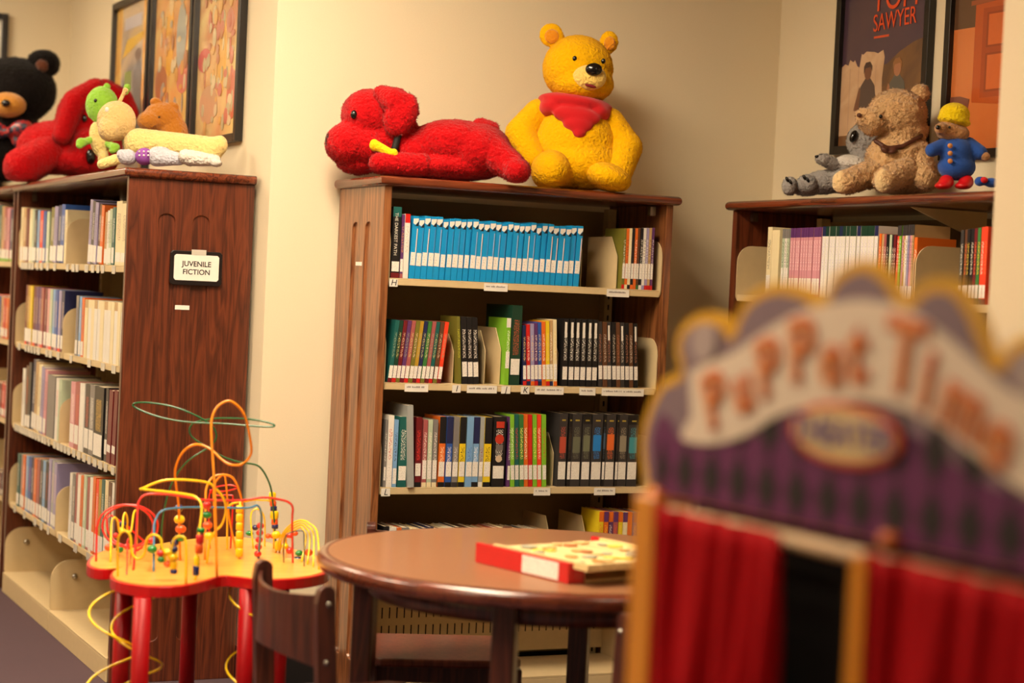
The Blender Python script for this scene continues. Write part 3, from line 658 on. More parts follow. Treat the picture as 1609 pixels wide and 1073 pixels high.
def art_f(layer, t, w, h, fw):
    layer(rect(0, 0, 1, 1), cloud_mat('print_room', [(.3, (196, 104, 52)), (.7, (220, 134, 74))], 2, .3), 0); layer(rect(0, .47, 1, 1), (96, 66, 44), 1)
    L2 = low_art(layer, .70)
    L2([(.22, .26), (1, .20), (1, .82), (.22, .79)], (190, 86, 34), 2); L2([(.17, .79), (1, .82), (1, .85), (.17, .815)], (158, 82, 46), 2.5); L2(rect(.30, .28, .62, .765), (170, 72, 28), 3)
    for a, b in ((.55, .74), (.31, .52)):
        L2(rect(.34, a, .58, b), (150, 62, 24), 3.5); L2(rect(.36, a + .012, .56, b - .012), (212, 104, 44), 4)
    L2(rect(.66, .25, .97, .78), cloud_mat('print_cold', [(.3, (44, 34, 60)), (.6, (150, 140, 150))], 8), 4); L2([(0, .20), (.18, .20), (.2, .28), (.1, .30), (0, .30)], (130, 76, 60), 4.5)
pz = lambda x, y, a, v: hit(x, y, a, v)
PW = XP - .0005
poster('black framed amber poster, farthest left of three on the angled wall', 0, PW, 8.03, 7.415, 1.668, pz(187, 4, 0, XP - .02).z, art_a)
poster('black framed golden poster, middle one of three beside the corner', 0, PW, 7.385, 6.785, 1.80, 2.71, art_b)
poster('black framed pale poster nearest the wall corner, above the plush toys', 0, PW, 6.765, 6.185, 1.775, 2.69, art_c)
p = pz(14, 22, 1, YF - .02)
poster('black framed picture on the far wall, cut by the left picture edge', 1, YF - .0005, p.x - .6, p.x, p.z - .9, p.z, art_d)
PR = XR - .0005
poster('black framed poster titled TOM SAWYER on the right wall', 0, PR, 5.484, 4.965, 1.834, 2.70, art_e)
poster('black framed poster of an orange wardrobe, partly behind the pillar', 0, PR, 4.885, 4.36, 1.79, 2.66, art_f)

# ------------------------------------------------------------------ plush toys
def plush_mat(key, c, c2=None, sheen=.35, scale=110, strength=1.0):
    if key in MATS: return MATS[key]
    m = mat(key, c, .95, .1, sheen=sheen, bump=(scale, strength)); MATS[key] = m; return m
TXF = bpy.data.textures.new('fur', 'CLOUDS'); TXF.noise_scale = .011; TXF.noise_depth = 2
TXC = bpy.data.textures.new('curls', 'CLOUDS'); TXC.noise_scale = .018; TXC.noise_depth = 2
FUZZ = {'red_plush': (80000, .009, .0012), 'golden_plush': (60000, .004, .0010), 'curly_tan_plush': (90000, .009, .0016), 'grey_plush': (80000, .007, .0012), 'black_plush': (50000, .013, .0014),
        'white_plush': (70000, .005, .0012)}   # tufts per square metre, length, half width
class Plush:
    """toy built round a base point; the picture columns and rows are read on the plane through the toy at distance d, dy = nearer(-)/farther(+) in metres"""
    def __init__(s, name, label, cat, base, rz=-YAW, group='plush toys on the bookcases'):
        s.base = Vector(base); s.d = s.base.dot(F0); s.t = thing(name, label, cat, base, rz, group); s.inv = inv_of(base, rz); s.k = s.d / FPX
        s.bm = None; s.rz = rz
    def P(s, px, py, dy=0): return hitd(px, py, s.d + dy)
    def start(s): s.bm = bmesh.new()
    def B(s, px, py, rx, ry, rd=None, dy=0, rot=0):
        k = s.k; rd = rd if rd is not None else (rx + ry) / 2 * k * .9
        M = Matrix.Rotation(-YAW, 3, 'Z') @ Matrix.Rotation(math.radians(rot), 3, 'Y')
        nb = len(s.bm.verts); bm_ell(s.bm, s.P(px, py, dy), (rx * k, rd, ry * k), M)
        s.bm.verts.ensure_lookup_table()
        for v_ in s.bm.verts[nb:]: v_.co.z = max(v_.co.z, ZT + .002 + (v_.co.z - ZT) * .04)
    def L(s, p1, p2, r1, r2, d1=0, d2=0, n=8):
        for i in range(n):
            t = i / (n - 1); r = (r1 + (r2 - r1) * t)
            s.B(p1[0] + (p2[0] - p1[0]) * t, p1[1] + (p2[1] - p1[1]) * t, r, r, r * s.k, d1 + (d2 - d1) * t)
    def end(s, name, m, vox=.006, fur=.004, sm=6, label=None, parent=None, tx=None):
        o = mesh_ob(name, s.bm, m, parent or s.t, s.inv, recalc=False)
        r = o.modifiers.new('union', 'REMESH'); r.mode = 'VOXEL'; r.voxel_size = vox; r.use_smooth_shade = True
        q = o.modifiers.new('soft', 'SMOOTH'); q.iterations = sm; q.factor = .5
        if fur:
            e = o.modifiers.new('fur', 'DISPLACE'); e.texture = tx or TXF; e.strength = fur; e.mid_level = .5; e.texture_coords = 'LOCAL'
        if label: o['label'] = label
        s.bm = None
        if m.name.split('.')[0] in FUZZ and fur:
            dens, ln, wd = FUZZ[m.name.split('.')[0]]
            bpy.context.view_layer.update(); me = bpy.data.meshes.new_from_object(o.evaluated_get(bpy.context.evaluated_depsgraph_get()))
            ar = sum(p.area for p in me.polygons); bpy.data.meshes.remove(me); s.fuzz(o, int(ar * dens), ln, wd)
        return o
    def fuzz(s, o, n, ln, wd, seed=1):
        """short pile: thin tufts grown from the finished surface, shaded with the surface's own normals"""
        bpy.context.view_layer.update(); me = bpy.data.meshes.new_from_object(o.evaluated_get(bpy.context.evaluated_depsgraph_get()))
        vs_ = [tuple(v.co) for v in me.vertices]; ns = [tuple(v.normal) for v in me.vertices]; fs = [tuple(p.vertices) for p in me.polygons]
        r = random.Random(seed); nf = len(fs); zb = s.inv.translation.z * 0 + .003
        for _ in range(n):
            f = fs[r.randrange(nf)]; a, b, c = (Vector(vs_[f[i]]) for i in (0, 1, 2)); u = r.random(); v = r.random()
            if u + v > 1: u, v = 1 - u, 1 - v
            p = a + (b - a) * u + (c - a) * v; sv = Vector(ns[f[0]]); tg_ = sv.cross(Vector((r.uniform(-1, 1), r.uniform(-1, 1), r.uniform(-1, 1)))).normalized()
            nn = (sv * r.uniform(.25, .75) + tg_ - Vector((0, 0, .25))).normalized()
            t = nn.cross(sv).normalized() * wd; tip = p + nn * ln * r.uniform(.6, 1.3)
            if (t * 2).cross(tip - p).dot(sv) < 0: t = -t
            if tip.z < zb or p.z < zb: continue
            k = len(vs_); sn = ns[f[0]]; q = tuple((Vector(sn) * .8 + nn * .2).normalized())
            vs_ += [tuple(p - t), tuple(p + t), tuple(tip)]; ns += [sn, sn, q]; fs.append((k, k + 1, k + 2))
        m2_ = bpy.data.meshes.new(o.name); m2_.from_pydata(vs_, [], fs); m2_.polygons.foreach_set('use_smooth', [True] * len(fs))
        for m in me.materials: m2_.materials.append(m)
        m2_.normals_split_custom_set_from_vertices(ns); o.modifiers.clear(); o.data = m2_
    def solid(s, name, m, parts, label=None, parent=None):
        bm = bmesh.new(); s.bm = bm
        for p in parts: s.B(*p[:4], **(p[4] if len(p) > 4 else {}))
        s.bm = None; o = mesh_ob(name, bm, m, parent or s.t, s.inv, recalc=False)
        if label: o['label'] = label
        return o
M_EYE = mat('black_button', (12, 10, 10), .15, .6)
M_GOLD = plush_mat('golden_plush', (255, 192, 2), sheen=.05)
M_GOLD2 = plush_mat('ear_lining', (236, 150, 20)); M_MUZ = plush_mat('pale_plush', (250, 212, 110))
M_REDF = mat('red_cloth', (196, 22, 30), .85, .2, sheen=.2, bump=(400, .3))
M_REDP = plush_mat('red_plush', (208, 8, 18), sheen=.15); M_YEL = plush_mat('yellow_cloth', (246, 214, 20), sheen=.1)
# golden bear sitting on the middle bookcase
b = Plush('teddy_bear', 'big golden yellow plush bear in a red neckerchief sitting on middle bookcase', 'plush toy', (2.80, 5.64, ZT))
b.start()
b.B(908, 108, 56, 53, .11); b.B(915, 132, 50, 30, .10, -.02); b.B(903, 232, 70, 70, .13); b.B(905, 205, 55, 62, .11); b.B(908, 258, 74, 42, .14, -.01)
b.end('body', M_GOLD, .007, .003)
for (x, y, rx, ry, nm) in ((866, 55, 19, 19, 0), (957, 66, 15, 18, 1)):
    b.start(); b.B(x, y, rx, ry, .018); b.B(x + (8 if nm == 0 else -6), y + 9, rx * .8, ry * .8, .02); e = b.end('ear', M_GOLD, .005, .002); b.solid('ear_lining', M_GOLD2, [(x + 1, y + 2, rx * .6, ry * .6, dict(rd=.008, dy=-.018))], parent=e)
b.start(); b.L((846, 178), (818, 210), 23, 25, 0, -.03); b.L((818, 210), (838, 248), 25, 22, -.03, -.07); b.end('arm', M_GOLD, .007, .003)
b.start(); b.L((958, 192), (984, 232), 23, 25, 0, -.03); b.L((984, 232), (968, 280), 26, 22, -.03, -.10); b.end('arm', M_GOLD, .007, .003)
b.start(); b.B(866, 268, 32, 32, .09, -.12); b.B(880, 272, 30, 26, .1, -.06); b.end('leg', M_GOLD, .007, .003)
b.start(); b.B(955, 278, 38, 22, .09, -.10, 15); b.end('leg', M_GOLD, .007, .003)
b.start(); b.B(926, 122, 27, 20, .035, -.10); m_ = b.end('muzzle', M_MUZ, .005, .002, label='pale yellow muzzle')
b.solid('nose', M_EYE, [(933, 109, 13, 10, dict(rd=.014, dy=-.135))]); b.solid('mouth', mat('dark_red_felt', (120, 20, 30), .8), [(928, 135, 9, 2.5, dict(rd=.006, dy=-.128, rot=12))])
for x, y in ((903, 92), (948, 96)): b.solid('eye', M_EYE, [(x, y, 3.6, 4.2, dict(rd=.006, dy=-.105))])
b.start(); b.B(904, 163, 60, 15, .118, 0, 6); b.B(868, 168, 22, 16, .07, -.03, -15); b.B(940, 176, 20, 16, .07, -.03, 25); b.B(906, 182, 38, 15, .035, -.095, 6); b.B(908, 196, 24, 13, .03, -.108, 4); b.B(910, 209, 11, 9, .022, -.118)
b.end('neckerchief', M_REDF, .006, 0, label='red cloth neckerchief')
# red dog lying on the middle bookcase
d = Plush('plush_dog', 'big red plush dog lying beside the golden bear on middle bookcase', 'plush toy', (2.30, 5.64, ZT))
d.start()
d.B(580, 182, 44, 42, .085); d.B(548, 226, 37, 34, .07, -.03); d.B(575, 228, 45, 34, .08, -.01); d.B(562, 254, 34, 20, .06, 0); d.B(625, 215, 35, 40, .08); d.B(655, 240, 40, 36, .09)
d.B(715, 226, 72, 38, .10); d.B(752, 238, 52, 44, .11); d.B(640, 262, 60, 18, .10); d.B(700, 262, 90, 22, .10); d.end('body', M_REDP, .007, .006, 4)
d.start(); d.L((600, 148), (622, 160), 14, 22, -.05, -.075); d.B(630, 180, 25, 36, .03, -.09, 25); d.end('ear', M_REDP, .006, .004)
d.start(); d.L((662, 258), (595, 256), 19, 16, -.07, -.10); d.end('front_leg', M_REDP, .006, .005)
d.start(); d.L((768, 236), (805, 262), 30, 22, -.04, -.09); d.B(812, 268, 22, 20, .05, -.11); d.end('hind_leg', M_REDP, .006, .005)
d.start(); d.L((755, 200), (774, 202), 15, 11, .02, .02); d.end('tail', M_REDP, .006, .004)
d.solid('nose', M_EYE, [(518, 221, 7.5, 14, dict(rd=.025, dy=-.04))]); d.solid('eye', M_EYE, [(556, 180, 5, 7, dict(rd=.008, dy=-.078))])
d.start(); d.L((606, 262), (620, 234), 6, 6, -.078, -.082); d.L((620, 234), (628, 205), 6, 6, -.082, -.08); d.end('collar', mat('black_strap', (20, 16, 16), .6), .004, 0)
d.start(); d.L((592, 229), (614, 241), 8, 7, -.085, -.10); d.B(588, 228, 8, 10, .016, -.085); d.B(619, 242, 7, 9, .014, -.10); d.end('chew_toy', M_YEL, .004, 0, label='yellow bone chew')

# toys on the right bookcase
def basepx(px, py, X):   # point on the top board of a bookcase on plane x=X under that picture column
    p = hit(px, py, 0, X); return (X, p.y, ZT)
M_GREY = plush_mat('grey_plush', (176, 170, 166)); M_WHT = plush_mat('white_plush', (240, 232, 222)); M_TAN = plush_mat('curly_tan_plush', (236, 192, 138), scale=90, strength=1.0)
k = Plush('plush_koala', 'grey and white plush koala lying behind the curly tan bear', 'plush toy', basepx(1320, 304, 3.62))
k.start(); k.B(1335, 275, 45, 26, .07, .0, -20); k.B(1300, 285, 36, 18, .05); k.B(1362, 246, 26, 22, .06); k.B(1360, 222, 30, 30, .06, 0); k.end('body', M_GREY, .006, .004)
k.start(); k.B(1342, 258, 30, 14, .05, -.035, 10); k.end('chest', M_WHT, .006, .003, label='white chest patch')
k.solid('nose', M_EYE, [(1341, 214, 5.5, 10, dict(rd=.012, dy=-.05, rot=20))]); k.solid('eye', M_EYE, [(1360, 208, 2.2, 2.6, dict(rd=.004, dy=-.06))])
k.start(); k.L((1318, 262), (1298, 252), 11, 10, -.03, -.05); k.B(1293, 250, 12, 9, .025, -.05); a = k.end('arm', M_GREY, .005, .003)
k.solid('claws', M_EYE, [(1284 + i * 7, 246 - (i % 2) * 2, 4, 2.4, dict(rd=.006, dy=-.06)) for i in range(3)], parent=a)
for (x, y) in ((1241, 292), (1268, 289)):
    k.start(); k.B(x, y, 12 if x < 1250 else 17, 15, .03, -.03); k.B(x + 25, y + 6, 22, 10, .03, 0); l = k.end('leg', M_GREY, .005, .003)
    k.solid('claws', M_EYE, [(x - 4 + i * 5, y - 10 + i * 4, 2.6, 5, dict(rd=.008, dy=-.055, rot=-30)) for i in range(2)], parent=l)
t_ = Plush('teddy_bear', 'curly tan plush bear with a brown neck ribbon on right bookcase', 'plush toy', basepx(1400, 302, 3.62))
t_.start(); t_.B(1410, 180, 46, 40, .085); t_.B(1372, 190, 24, 22, .05, -.03); t_.B(1358, 184, 14, 15, .035, -.04); t_.B(1420, 205, 38, 24, .07); t_.B(1412, 255, 52, 50, .09); t_.B(1420, 280, 56, 26, .1)
t_.end('body', M_TAN, .006, .014, 3, tx=TXC)
for x, y in ((1446, 147), (1384, 152)):
    if x > 1400: t_.start(); t_.B(x, y, 15, 15, .02, 0); t_.end('ear', M_TAN, .005, .008, 2, tx=TXC)
t_.solid('nose', mat('brown_thread', (90, 55, 40), .7), [(1350, 181, 4, 3.5, dict(rd=.006, dy=-.072))]); t_.solid('eye', M_EYE, [(1384, 183, 3, 3, dict(rd=.005, dy=-.085))])
t_.start(); t_.L((1372, 272), (1330, 286), 22, 19, -.03, -.09); t_.end('leg', M_TAN, .006, .011, 3, tx=TXC); t_.start(); t_.B(1322, 286, 15, 18, .02, -.105); t_.end('foot_pad', plush_mat('foot_pad', (246, 212, 156)), .005, .003)
t_.start(); t_.L((1420, 270), (1392, 283), 24, 20, -.07, -.12); t_.end('leg', M_TAN, .006, .011, 3, tx=TXC); t_.start(); t_.B(1388, 284, 14, 19, .02, -.14); t_.end('foot_pad', plush_mat('foot_pad', (246, 212, 156)), .005, .003)
t_.start(); t_.L((1444, 240), (1452, 280), 20, 18, -.03, -.09); t_.end('arm', M_TAN, .006, .011, 3, tx=TXC)
t_.start(); t_.L((1376, 222), (1394, 233), 4, 4, -.07, -.088); t_.L((1394, 233), (1418, 230), 4, 4, -.088, -.088); t_.L((1418, 230), (1448, 213), 4, 4, -.088, -.05); t_.B(1390, 236, 8, 4.5, .012, -.098, 35); t_.B(1402, 238, 7, 4, .012, -.098, -30); t_.end('ribbon', mat('brown_ribbon', (86, 48, 34), .5), .004, 0)
M_BLU = mat('blue_felt', (44, 84, 168), .9, .1, sheen=.2, bump=(300, .3))
q = Plush('teddy_bear', 'small plush bear in blue jacket, yellow cap and red boots', 'plush toy', basepx(1503, 298, 3.60))
q.start(); q.B(1492, 205, 22, 17, .04); q.B(1478, 202, 10, 10, .025, -.03); q.B(1505, 210, 18, 14, .04); q.B(1502, 245, 20, 25, .04); q.end('body', plush_mat('brown_plush', (186, 134, 84)), .005, .003)
q.start(); q.B(1503, 240, 26, 26, .05); q.B(1503, 262, 30, 22, .052); q.L((1484, 228), (1464, 236), 12, 11, 0, -.02); q.L((1522, 228), (1540, 240), 13, 12, 0, -.02); q.end('jacket', M_BLU, .005, 0, label='blue felt jacket')
q.start(); q.B(1500, 180, 24, 19, .05, 0, 6); q.B(1499, 190, 27, 8, .054, 0, 10); q.end('cap', M_YEL, .005, .001, label='yellow knitted cap')
q.solid('nose', M_EYE, [(1474, 200, 4, 3.5, dict(rd=.006, dy=-.055))]); q.solid('eye', M_EYE, [(1492, 200, 2, 2.2, dict(rd=.004, dy=-.042))])
for y in (229, 241, 253): q.solid('button', mat('wood_button', (206, 140, 70), .5), [(1493, y, 4, 4, dict(rd=.005, dy=-.054))])
q.start(); q.B(1548, 246, 8, 8, .02, -.03); q.end('paw', plush_mat('brown_plush', (186, 134, 84)), .005, .002)
for x in (1487, 1518): q.start(); q.B(x, 286, 12, 12, .028, -.02); q.B(x - 6, 292, 13, 6, .03, -.03); q.end('boot', mat('red_rubber', (206, 20, 26), .3, .5), .005, 0)
v = Plush('plush_toy', 'tiny blue and red plush scrap beside the pillar, right of the jacket bear', 'plush toy', basepx(1546, 296, 3.60))
v.start(); v.B(1540, 285, 9, 8, .02); v.B(1558, 287, 12, 8, .02); v.end('body', M_BLU, .004, .001); v.solid('belly', mat('red_felt', (206, 20, 26), .8), [(1546, 283, 6, 5, dict(rd=.014, dy=-.014))])

# toys on the long left bookcase
def bl(px, X=1.66): return (X, pxY(px, ZT, X), ZT)
M_LG = plush_mat('light_green_plush', (160, 220, 70)); M_BGE = plush_mat('beige_fleece', (232, 196, 128)); M_CRM = plush_mat('cream_fleece', (248, 220, 140))
M_BRN = plush_mat('orange_brown_plush', (206, 130, 40)); M_BB = plush_mat('black_plush', (22, 16, 14), sheen=.1); M_LIL = plush_mat('pale_grey_cloth', (205, 205, 216))
r_ = Plush('plush_dog', 'big red plush dog at left with a large front paw hanging forward', 'plush toy', bl(120))
r_.start(); r_.B(140, 190, 52, 58, .11, .02); r_.B(150, 228, 42, 36, .10, -.02); r_.B(85, 232, 58, 42, .12, .02); r_.B(60, 225, 30, 26, .08, .02); r_.B(125, 252, 60, 26, .11); r_.end('body', M_REDP, .007, .009, 3)
r_.start(); r_.L((150, 140), (118, 160), 17, 19, -.05, -.09); r_.L((118, 160), (98, 212), 19, 15, -.09, -.10); r_.end('ear', M_REDP, .006, .004)
r_.start(); r_.L((165, 140), (192, 155), 16, 16, -.02, 0); r_.L((192, 155), (206, 178), 16, 12, 0, 0); r_.end('ear', M_REDP, .006, .004)
r_.start(); r_.L((75, 240), (36, 262), 28, 30, -.06, -.13); r_.end('front_leg', M_REDP, .007, .006)
r_.solid('nose', M_EYE, [(143, 245, 8, 13, dict(rd=.03, dy=-.10))]); r_.solid('eye', M_EYE, [(133, 186, 4, 6, dict(rd=.008, dy=-.095))])
g_ = Plush('plush_doll', 'cream bodied plush doll with light green head and hands by red dog', 'plush toy', bl(165, 1.56))
g_.start(); g_.B(160, 165, 26, 30, .045, .03); g_.end('head', M_LG, .005, .003, label='light green head')
for x, y in ((168, 136), (200, 137)): g_.start(); g_.B(x, y, 6, 6, .012, .03); g_.B(x + (-2), y + 6, 5, 7, .01, .03); g_.end('ear', M_LG, .004, .002)
g_.solid('eye', M_EYE, [(150, 158, 2.6, 3, dict(rd=.004, dy=-.014))])
g_.start(); g_.B(156, 220, 15, 30, .035, .02, -14); g_.B(163, 250, 9, 12, .03, 0); g_.end('body', M_CRM, .005, .003)
for x, y, x2, y2 in ((128, 224, 142, 220), (180, 232, 170, 226)): g_.start(); g_.B(x, y, 9, 8, .02, -.02); g_.L((x, y), (x2, y2), 6, 6, -.02, 0); g_.B(x - 3, y + 5, 6, 5, .015, -.03); g_.end('hand', M_LG, .004, .002, label='light green hand')
n_ = Plush('plush_doll', 'long beige plush doll lying on its back, round head at left', 'plush toy', bl(260, 1.65))
n_.start(); n_.B(183, 190, 31, 32, .055); n_.B(172, 203, 18, 20, .04, -.03); n_.end('head', M_BGE, .005, .002)
n_.start(); n_.L((188, 160), (196, 144), 3.5, 3.5); n_.B(197, 142, 5, 5, .01); n_.end('ear', M_BGE, .004, 0)
n_.solid('eye', mat('white_felt', (238, 232, 225), .7), [(168, 172, 3.2, 4, dict(rd=.005, dy=-.045))])
n_.start(); n_.L((218, 225), (330, 235), 24, 21, 0, 0, 14); n_.B(345, 228, 13, 16, .035); n_.B(318, 245, 30, 12, .05); n_.end('body', M_CRM, .006, .002)
n_.start(); n_.L((185, 250), (160, 258), 9, 8, -.03, -.05); n_.end('arm', M_CRM, .005, .002)
c_ = Plush('plush_animal', 'orange brown plush animal head showing behind the long beige doll', 'plush toy', bl(255, 1.755))
c_.start(); c_.B(255, 185, 31, 25, .05); c_.B(235, 190, 20, 16, .04, -.03); c_.B(272, 215, 24, 36, .05); c_.end('body', M_BRN, .005, .003)
for x, y in ((245, 161), (272, 168)): c_.start(); c_.B(x, y, 10, 8, .012, -.01, 15); c_.end('ear', M_BRN, .004, .001)
c_.solid('eye', M_EYE, [(250, 184, 1.8, 1.8, dict(rd=.003, dy=-.052))])
m2 = Plush('plush_mouse', 'small pale grey plush mouse in purple dotted dress, lying in front', 'plush toy', bl(235, 1.565))
m2.start(); m2.B(200, 247, 15, 13, .035); m2.B(190, 243, 7, 9, .015, -.02); m2.end('head', M_LIL, .004, .001)
m2.start(); m2.L((247, 246), (282, 250), 16, 10, 0, -.02); m2.B(252, 240, 18, 10, .03); m2.end('legs', M_LIL, .004, .001)
m2.start(); m2.B(227, 246, 15, 14, .036); m2.end('dress', mat('purple_cloth', (150, 80, 170), .8), .004, 0, label='purple dress')
m2.solid('dress_dots', M_WHITE, [(219 + (i % 3) * 7, 238 + (i // 3) * 6, 1.6, 1.6, dict(rd=.003, dy=-.036)) for i in range(6)], label='white dots')
w_ = Plush('plush_animal', 'small white plush animal lying at the right end of the left toys', 'plush toy', bl(312, 1.70))
w_.start(); w_.L((300, 248), (338, 252), 13, 9, 0, 0); w_.B(292, 246, 12, 12, .03); w_.B(340, 256, 9, 6, .02, -.02); w_.end('body', M_WHT, .004, .004)
k2 = Plush('teddy_bear', 'black plush bear with tan muzzle and plaid bow at left edge', 'plush toy', (1.66, 8.22, ZT))
k2.start(); k2.B(22, 142, 66, 52, .12); k2.B(0, 235, 66, 50, .13); k2.B(20, 200, 40, 30, .1); k2.end('body', M_BB, .009, .008)
k2.start(); k2.B(68, 100, 26, 22, .05); e = k2.end('ear', M_BB, .008, .006); k2.solid('ear_lining', plush_mat('brown_lining', (96, 50, 26)), [(66, 103, 11, 11, dict(rd=.02, dy=-.038))], parent=e)
k2.start(); k2.B(12, 165, 29, 20, .06, -.11); k2.end('muzzle', plush_mat('tan_plush', (204, 138, 50)), .006, .003, label='tan muzzle'); k2.solid('nose', M_EYE, [(9, 162, 7, 5.5, dict(rd=.015, dy=-.172))])
PL = print_mat((150, 34, 34), (40, 40, 60), 60, 60, .5)
k2.start(); k2.B(32, 202, 20, 13, .03, -.14, -20); k2.B(-4, 205, 18, 13, .03, -.14, 20); k2.B(14, 208, 7, 8, .03, -.15); k2.B(26, 222, 8, 12, .02, -.14, -30); k2.end('bow', PL, .006, 0, label='red plaid bow')

# ------------------------------------------------------------------ bead maze table
MZ = .55; MC = Vector((1.43, 4.87, 0))
bt = thing('bead_maze_table', 'red legged bead maze table with lobed wooden top and bent coloured wires', 'activity table', (MC.x, MC.y, 0), 0)
binv = inv_of((MC.x, MC.y, 0))
outl = [(136, 884), (150, 868), (190, 858), (235, 855), (290, 847), (330, 843), (375, 842), (415, 848), (445, 858), (490, 868), (517, 884), (516, 897), (490, 905), (450, 909), (405, 909), (372, 905), (348, 904),
        (320, 912), (285, 919), (235, 920), (190, 914), (173, 905), (178, 895), (192, 890), (170, 893), (148, 892)]
wp = [hit(x, y, 2, MZ) for x, y in outl]
wp = smooth_pts([(p.x, p.y) for p in wp], 3, True)
def inset(pts, d):
    c = (sum(p[0] for p in pts) / len(pts), sum(p[1] for p in pts) / len(pts))
    return [(c[0] + (p[0] - c[0]) * (1 - d), c[1] + (p[1] - c[1]) * (1 - d)) for p in pts]
bm = bmesh.new(); bm_prism(bm, wp, MZ - .03, MZ - .002, axis=2); mesh_ob('red_edge_board', bm, mat('red_enamel', (200, 18, 20), .3, .5, coat=.5), bt, binv, bevel=.004)
bm = bmesh.new(); bm_prism(bm, inset(wp, .03), MZ - .003, MZ, axis=2)
mesh_ob('wooden_surface', bm, wood('maple_top', (232, 160, 60), (244, 182, 84), .3, .6, axis=0), bt, binv)
M_RL = mat('red_enamel_leg', (160, 4, 12), .4, .3)
for px, py in ((174, 900), (230, 922), (404, 908), (466, 900), (300, 852)):
    p = hit(px, py, 2, MZ)
    c = MC + (Vector((p.x, p.y, 0)) - MC) * .85 if px != 230 else Vector((p.x, p.y + .03, 0))
    bm = bmesh.new(); bm_lathe(bm, [(.022, 0), (.022, MZ - .03)], (c.x, c.y), 24); mesh_ob('leg', bm, M_RL, bt, binv)
WC = {'green': (26, 92, 52), 'orange': (240, 140, 20), 'yellow': (250, 205, 20), 'red': (214, 40, 34), 'blue': (70, 130, 170), 'grey': (70, 80, 70), 'navy': (34, 40, 96), 'bgreen': (20, 130, 50), 'borange': (238, 92, 30)}
def wm(c): return mat('enamel_' + c, WC[c], .25, .5, coat=.4)
def zbase(px, py): return hit(px, py, 2, MZ)
def wire(c, pts, r=.0032, bulge=0, ends=(True, True), k=4):
    """bent wire through picture points; its two feet stand on the board, the run between them spans their depths"""
    a, b_ = zbase(*pts[0]), zbase(*pts[-1]); da, db = a.dot(F0), b_.dot(F0); n = len(pts); P = []
    ln = [0]
    for p, q2 in zip(pts, pts[1:]): ln.append(ln[-1] + math.hypot(q2[0] - p[0], q2[1] - p[1]))
    for (x, y), l in zip(pts, ln):
        t = l / ln[-1]; P.append(tuple(hitd(x, y, da + (db - da) * t + bulge * math.sin(PI * t))))
    bm = bmesh.new(); bm_tube(bm, smooth_pts(P, k), r, 8); o = mesh_ob('wire', bm, wm(c), bt, binv); o['label'] = {'grey': 'thin dark'}.get(c, c) + ' enamelled bent wire'
    return lambda t, x, y: hitd(x, y, da + (db - da) * t + bulge * math.sin(PI * t))
def bead(p, r, c, sz=1.0, tube=False):
    bm = bmesh.new()
    if tube: bm_lathe(bm, [(r * .8, -r * sz), (r, -r * sz * .7), (r, r * sz * .7), (r * .8, r * sz)], (0, 0), 16)
    else: bm_ell(bm, (0, 0, 0), (r, r, r * sz * .9), sub=2)
    bmesh.ops.translate(bm, verts=bm.verts, vec=p)
    o = mesh_ob('bead', bm, wm(c), bt, binv); o['label'] = {'navy': 'navy blue', 'bgreen': 'green', 'borange': 'orange'}.get(c, c) + ' wooden bead'
pp = 5.01 / FPX
def beads(f, t, items):
    for x, y, r, c, *rest in items: bead(f(t, x, y), r * pp, c, rest[0] if rest else 1.0, bool(rest) and len(rest) > 1)
f = wire('green', [(253, 868), (255, 820), (264, 777), (275, 750), (295.5, 724), (327, 703.5), (339, 690), (338.7, 678), (329.8, 666), (304, 651), (271.6, 639), (237, 633), (214, 633), (210.4, 639), (237, 651), (267, 659), (304, 664), (349, 665.5), (386, 668.5), (424, 670.7), (431, 667.7),
     (416, 662.5), (386, 658), (349, 657), (327, 659), (304, 665), (297.7, 676.7), (304, 688.6), (327, 703.5), (349, 717), (376, 726), (401, 730), (412, 738), (421, 754), (427, 774), (431, 820), (434, 868)], .0027, bulge=-.10)
beads(f, .97, [(428, 780, 6, 'yellow', 1.2, 1), (429, 791, 5.5, 'borange', .8, 1), (430, 799, 5.5, 'navy', .8, 1), (431, 809, 7, 'yellow', 1, 1), (431.5, 820, 5.5, 'borange', .9, 1), (432, 827, 5.5, 'navy', .7, 1), (434, 840, 8, 'yellow', 1), (421, 842, 5, 'borange'), (437, 857, 6, 'yellow', 1.3, 1)])
f = wire('orange', [(283, 880), (281, 800), (278, 772), (275, 747), (277.6, 729), (288, 709.5), (304, 699), (319, 700), (334, 708), (346, 720), (361, 729.6), (379, 729.6), (392, 718), (395, 703.5), (389, 669), (383, 650), (371.5, 636), (358, 630), (343, 638), (334, 654), (332, 680), (336, 744), (338, 780), (340.8, 907)], .0034)
beads(f, .05, [(281, 798, 7.5, 'navy', .9), (282, 816, 9, 'yellow', .95), (284, 831, 9, 'borange', .9), (284, 845, 8, 'bgreen', .9), (274, 853, 7, 'navy')])
f = wire('yellow', [(306.8, 912), (311, 850), (317, 801), (310, 783), (288, 776), (227, 769), (225, 767), (263, 754), (321, 757), (338, 767), (351, 783), (355, 801), (349, 823), (338, 835), (330, 850), (325, 885)], .0034, k=5)
beads(f, .03, [(309, 884, 4.5, 'yellow', 2.2, 1), (308, 896, 5, 'navy', 1.6, 1), (313, 862, 6, 'borange', 1.2, 1), (314, 847, 6, 'red', 1.2, 1), (316, 833, 6, 'bgreen', .6, 1)])
beads(f, .9, [(325, 794, 7.5, 'red', 1), (325, 809, 8, 'bgreen', .85), (326, 825, 8.5, 'borange', .85), (329, 842, 8.5, 'yellow', .9)])
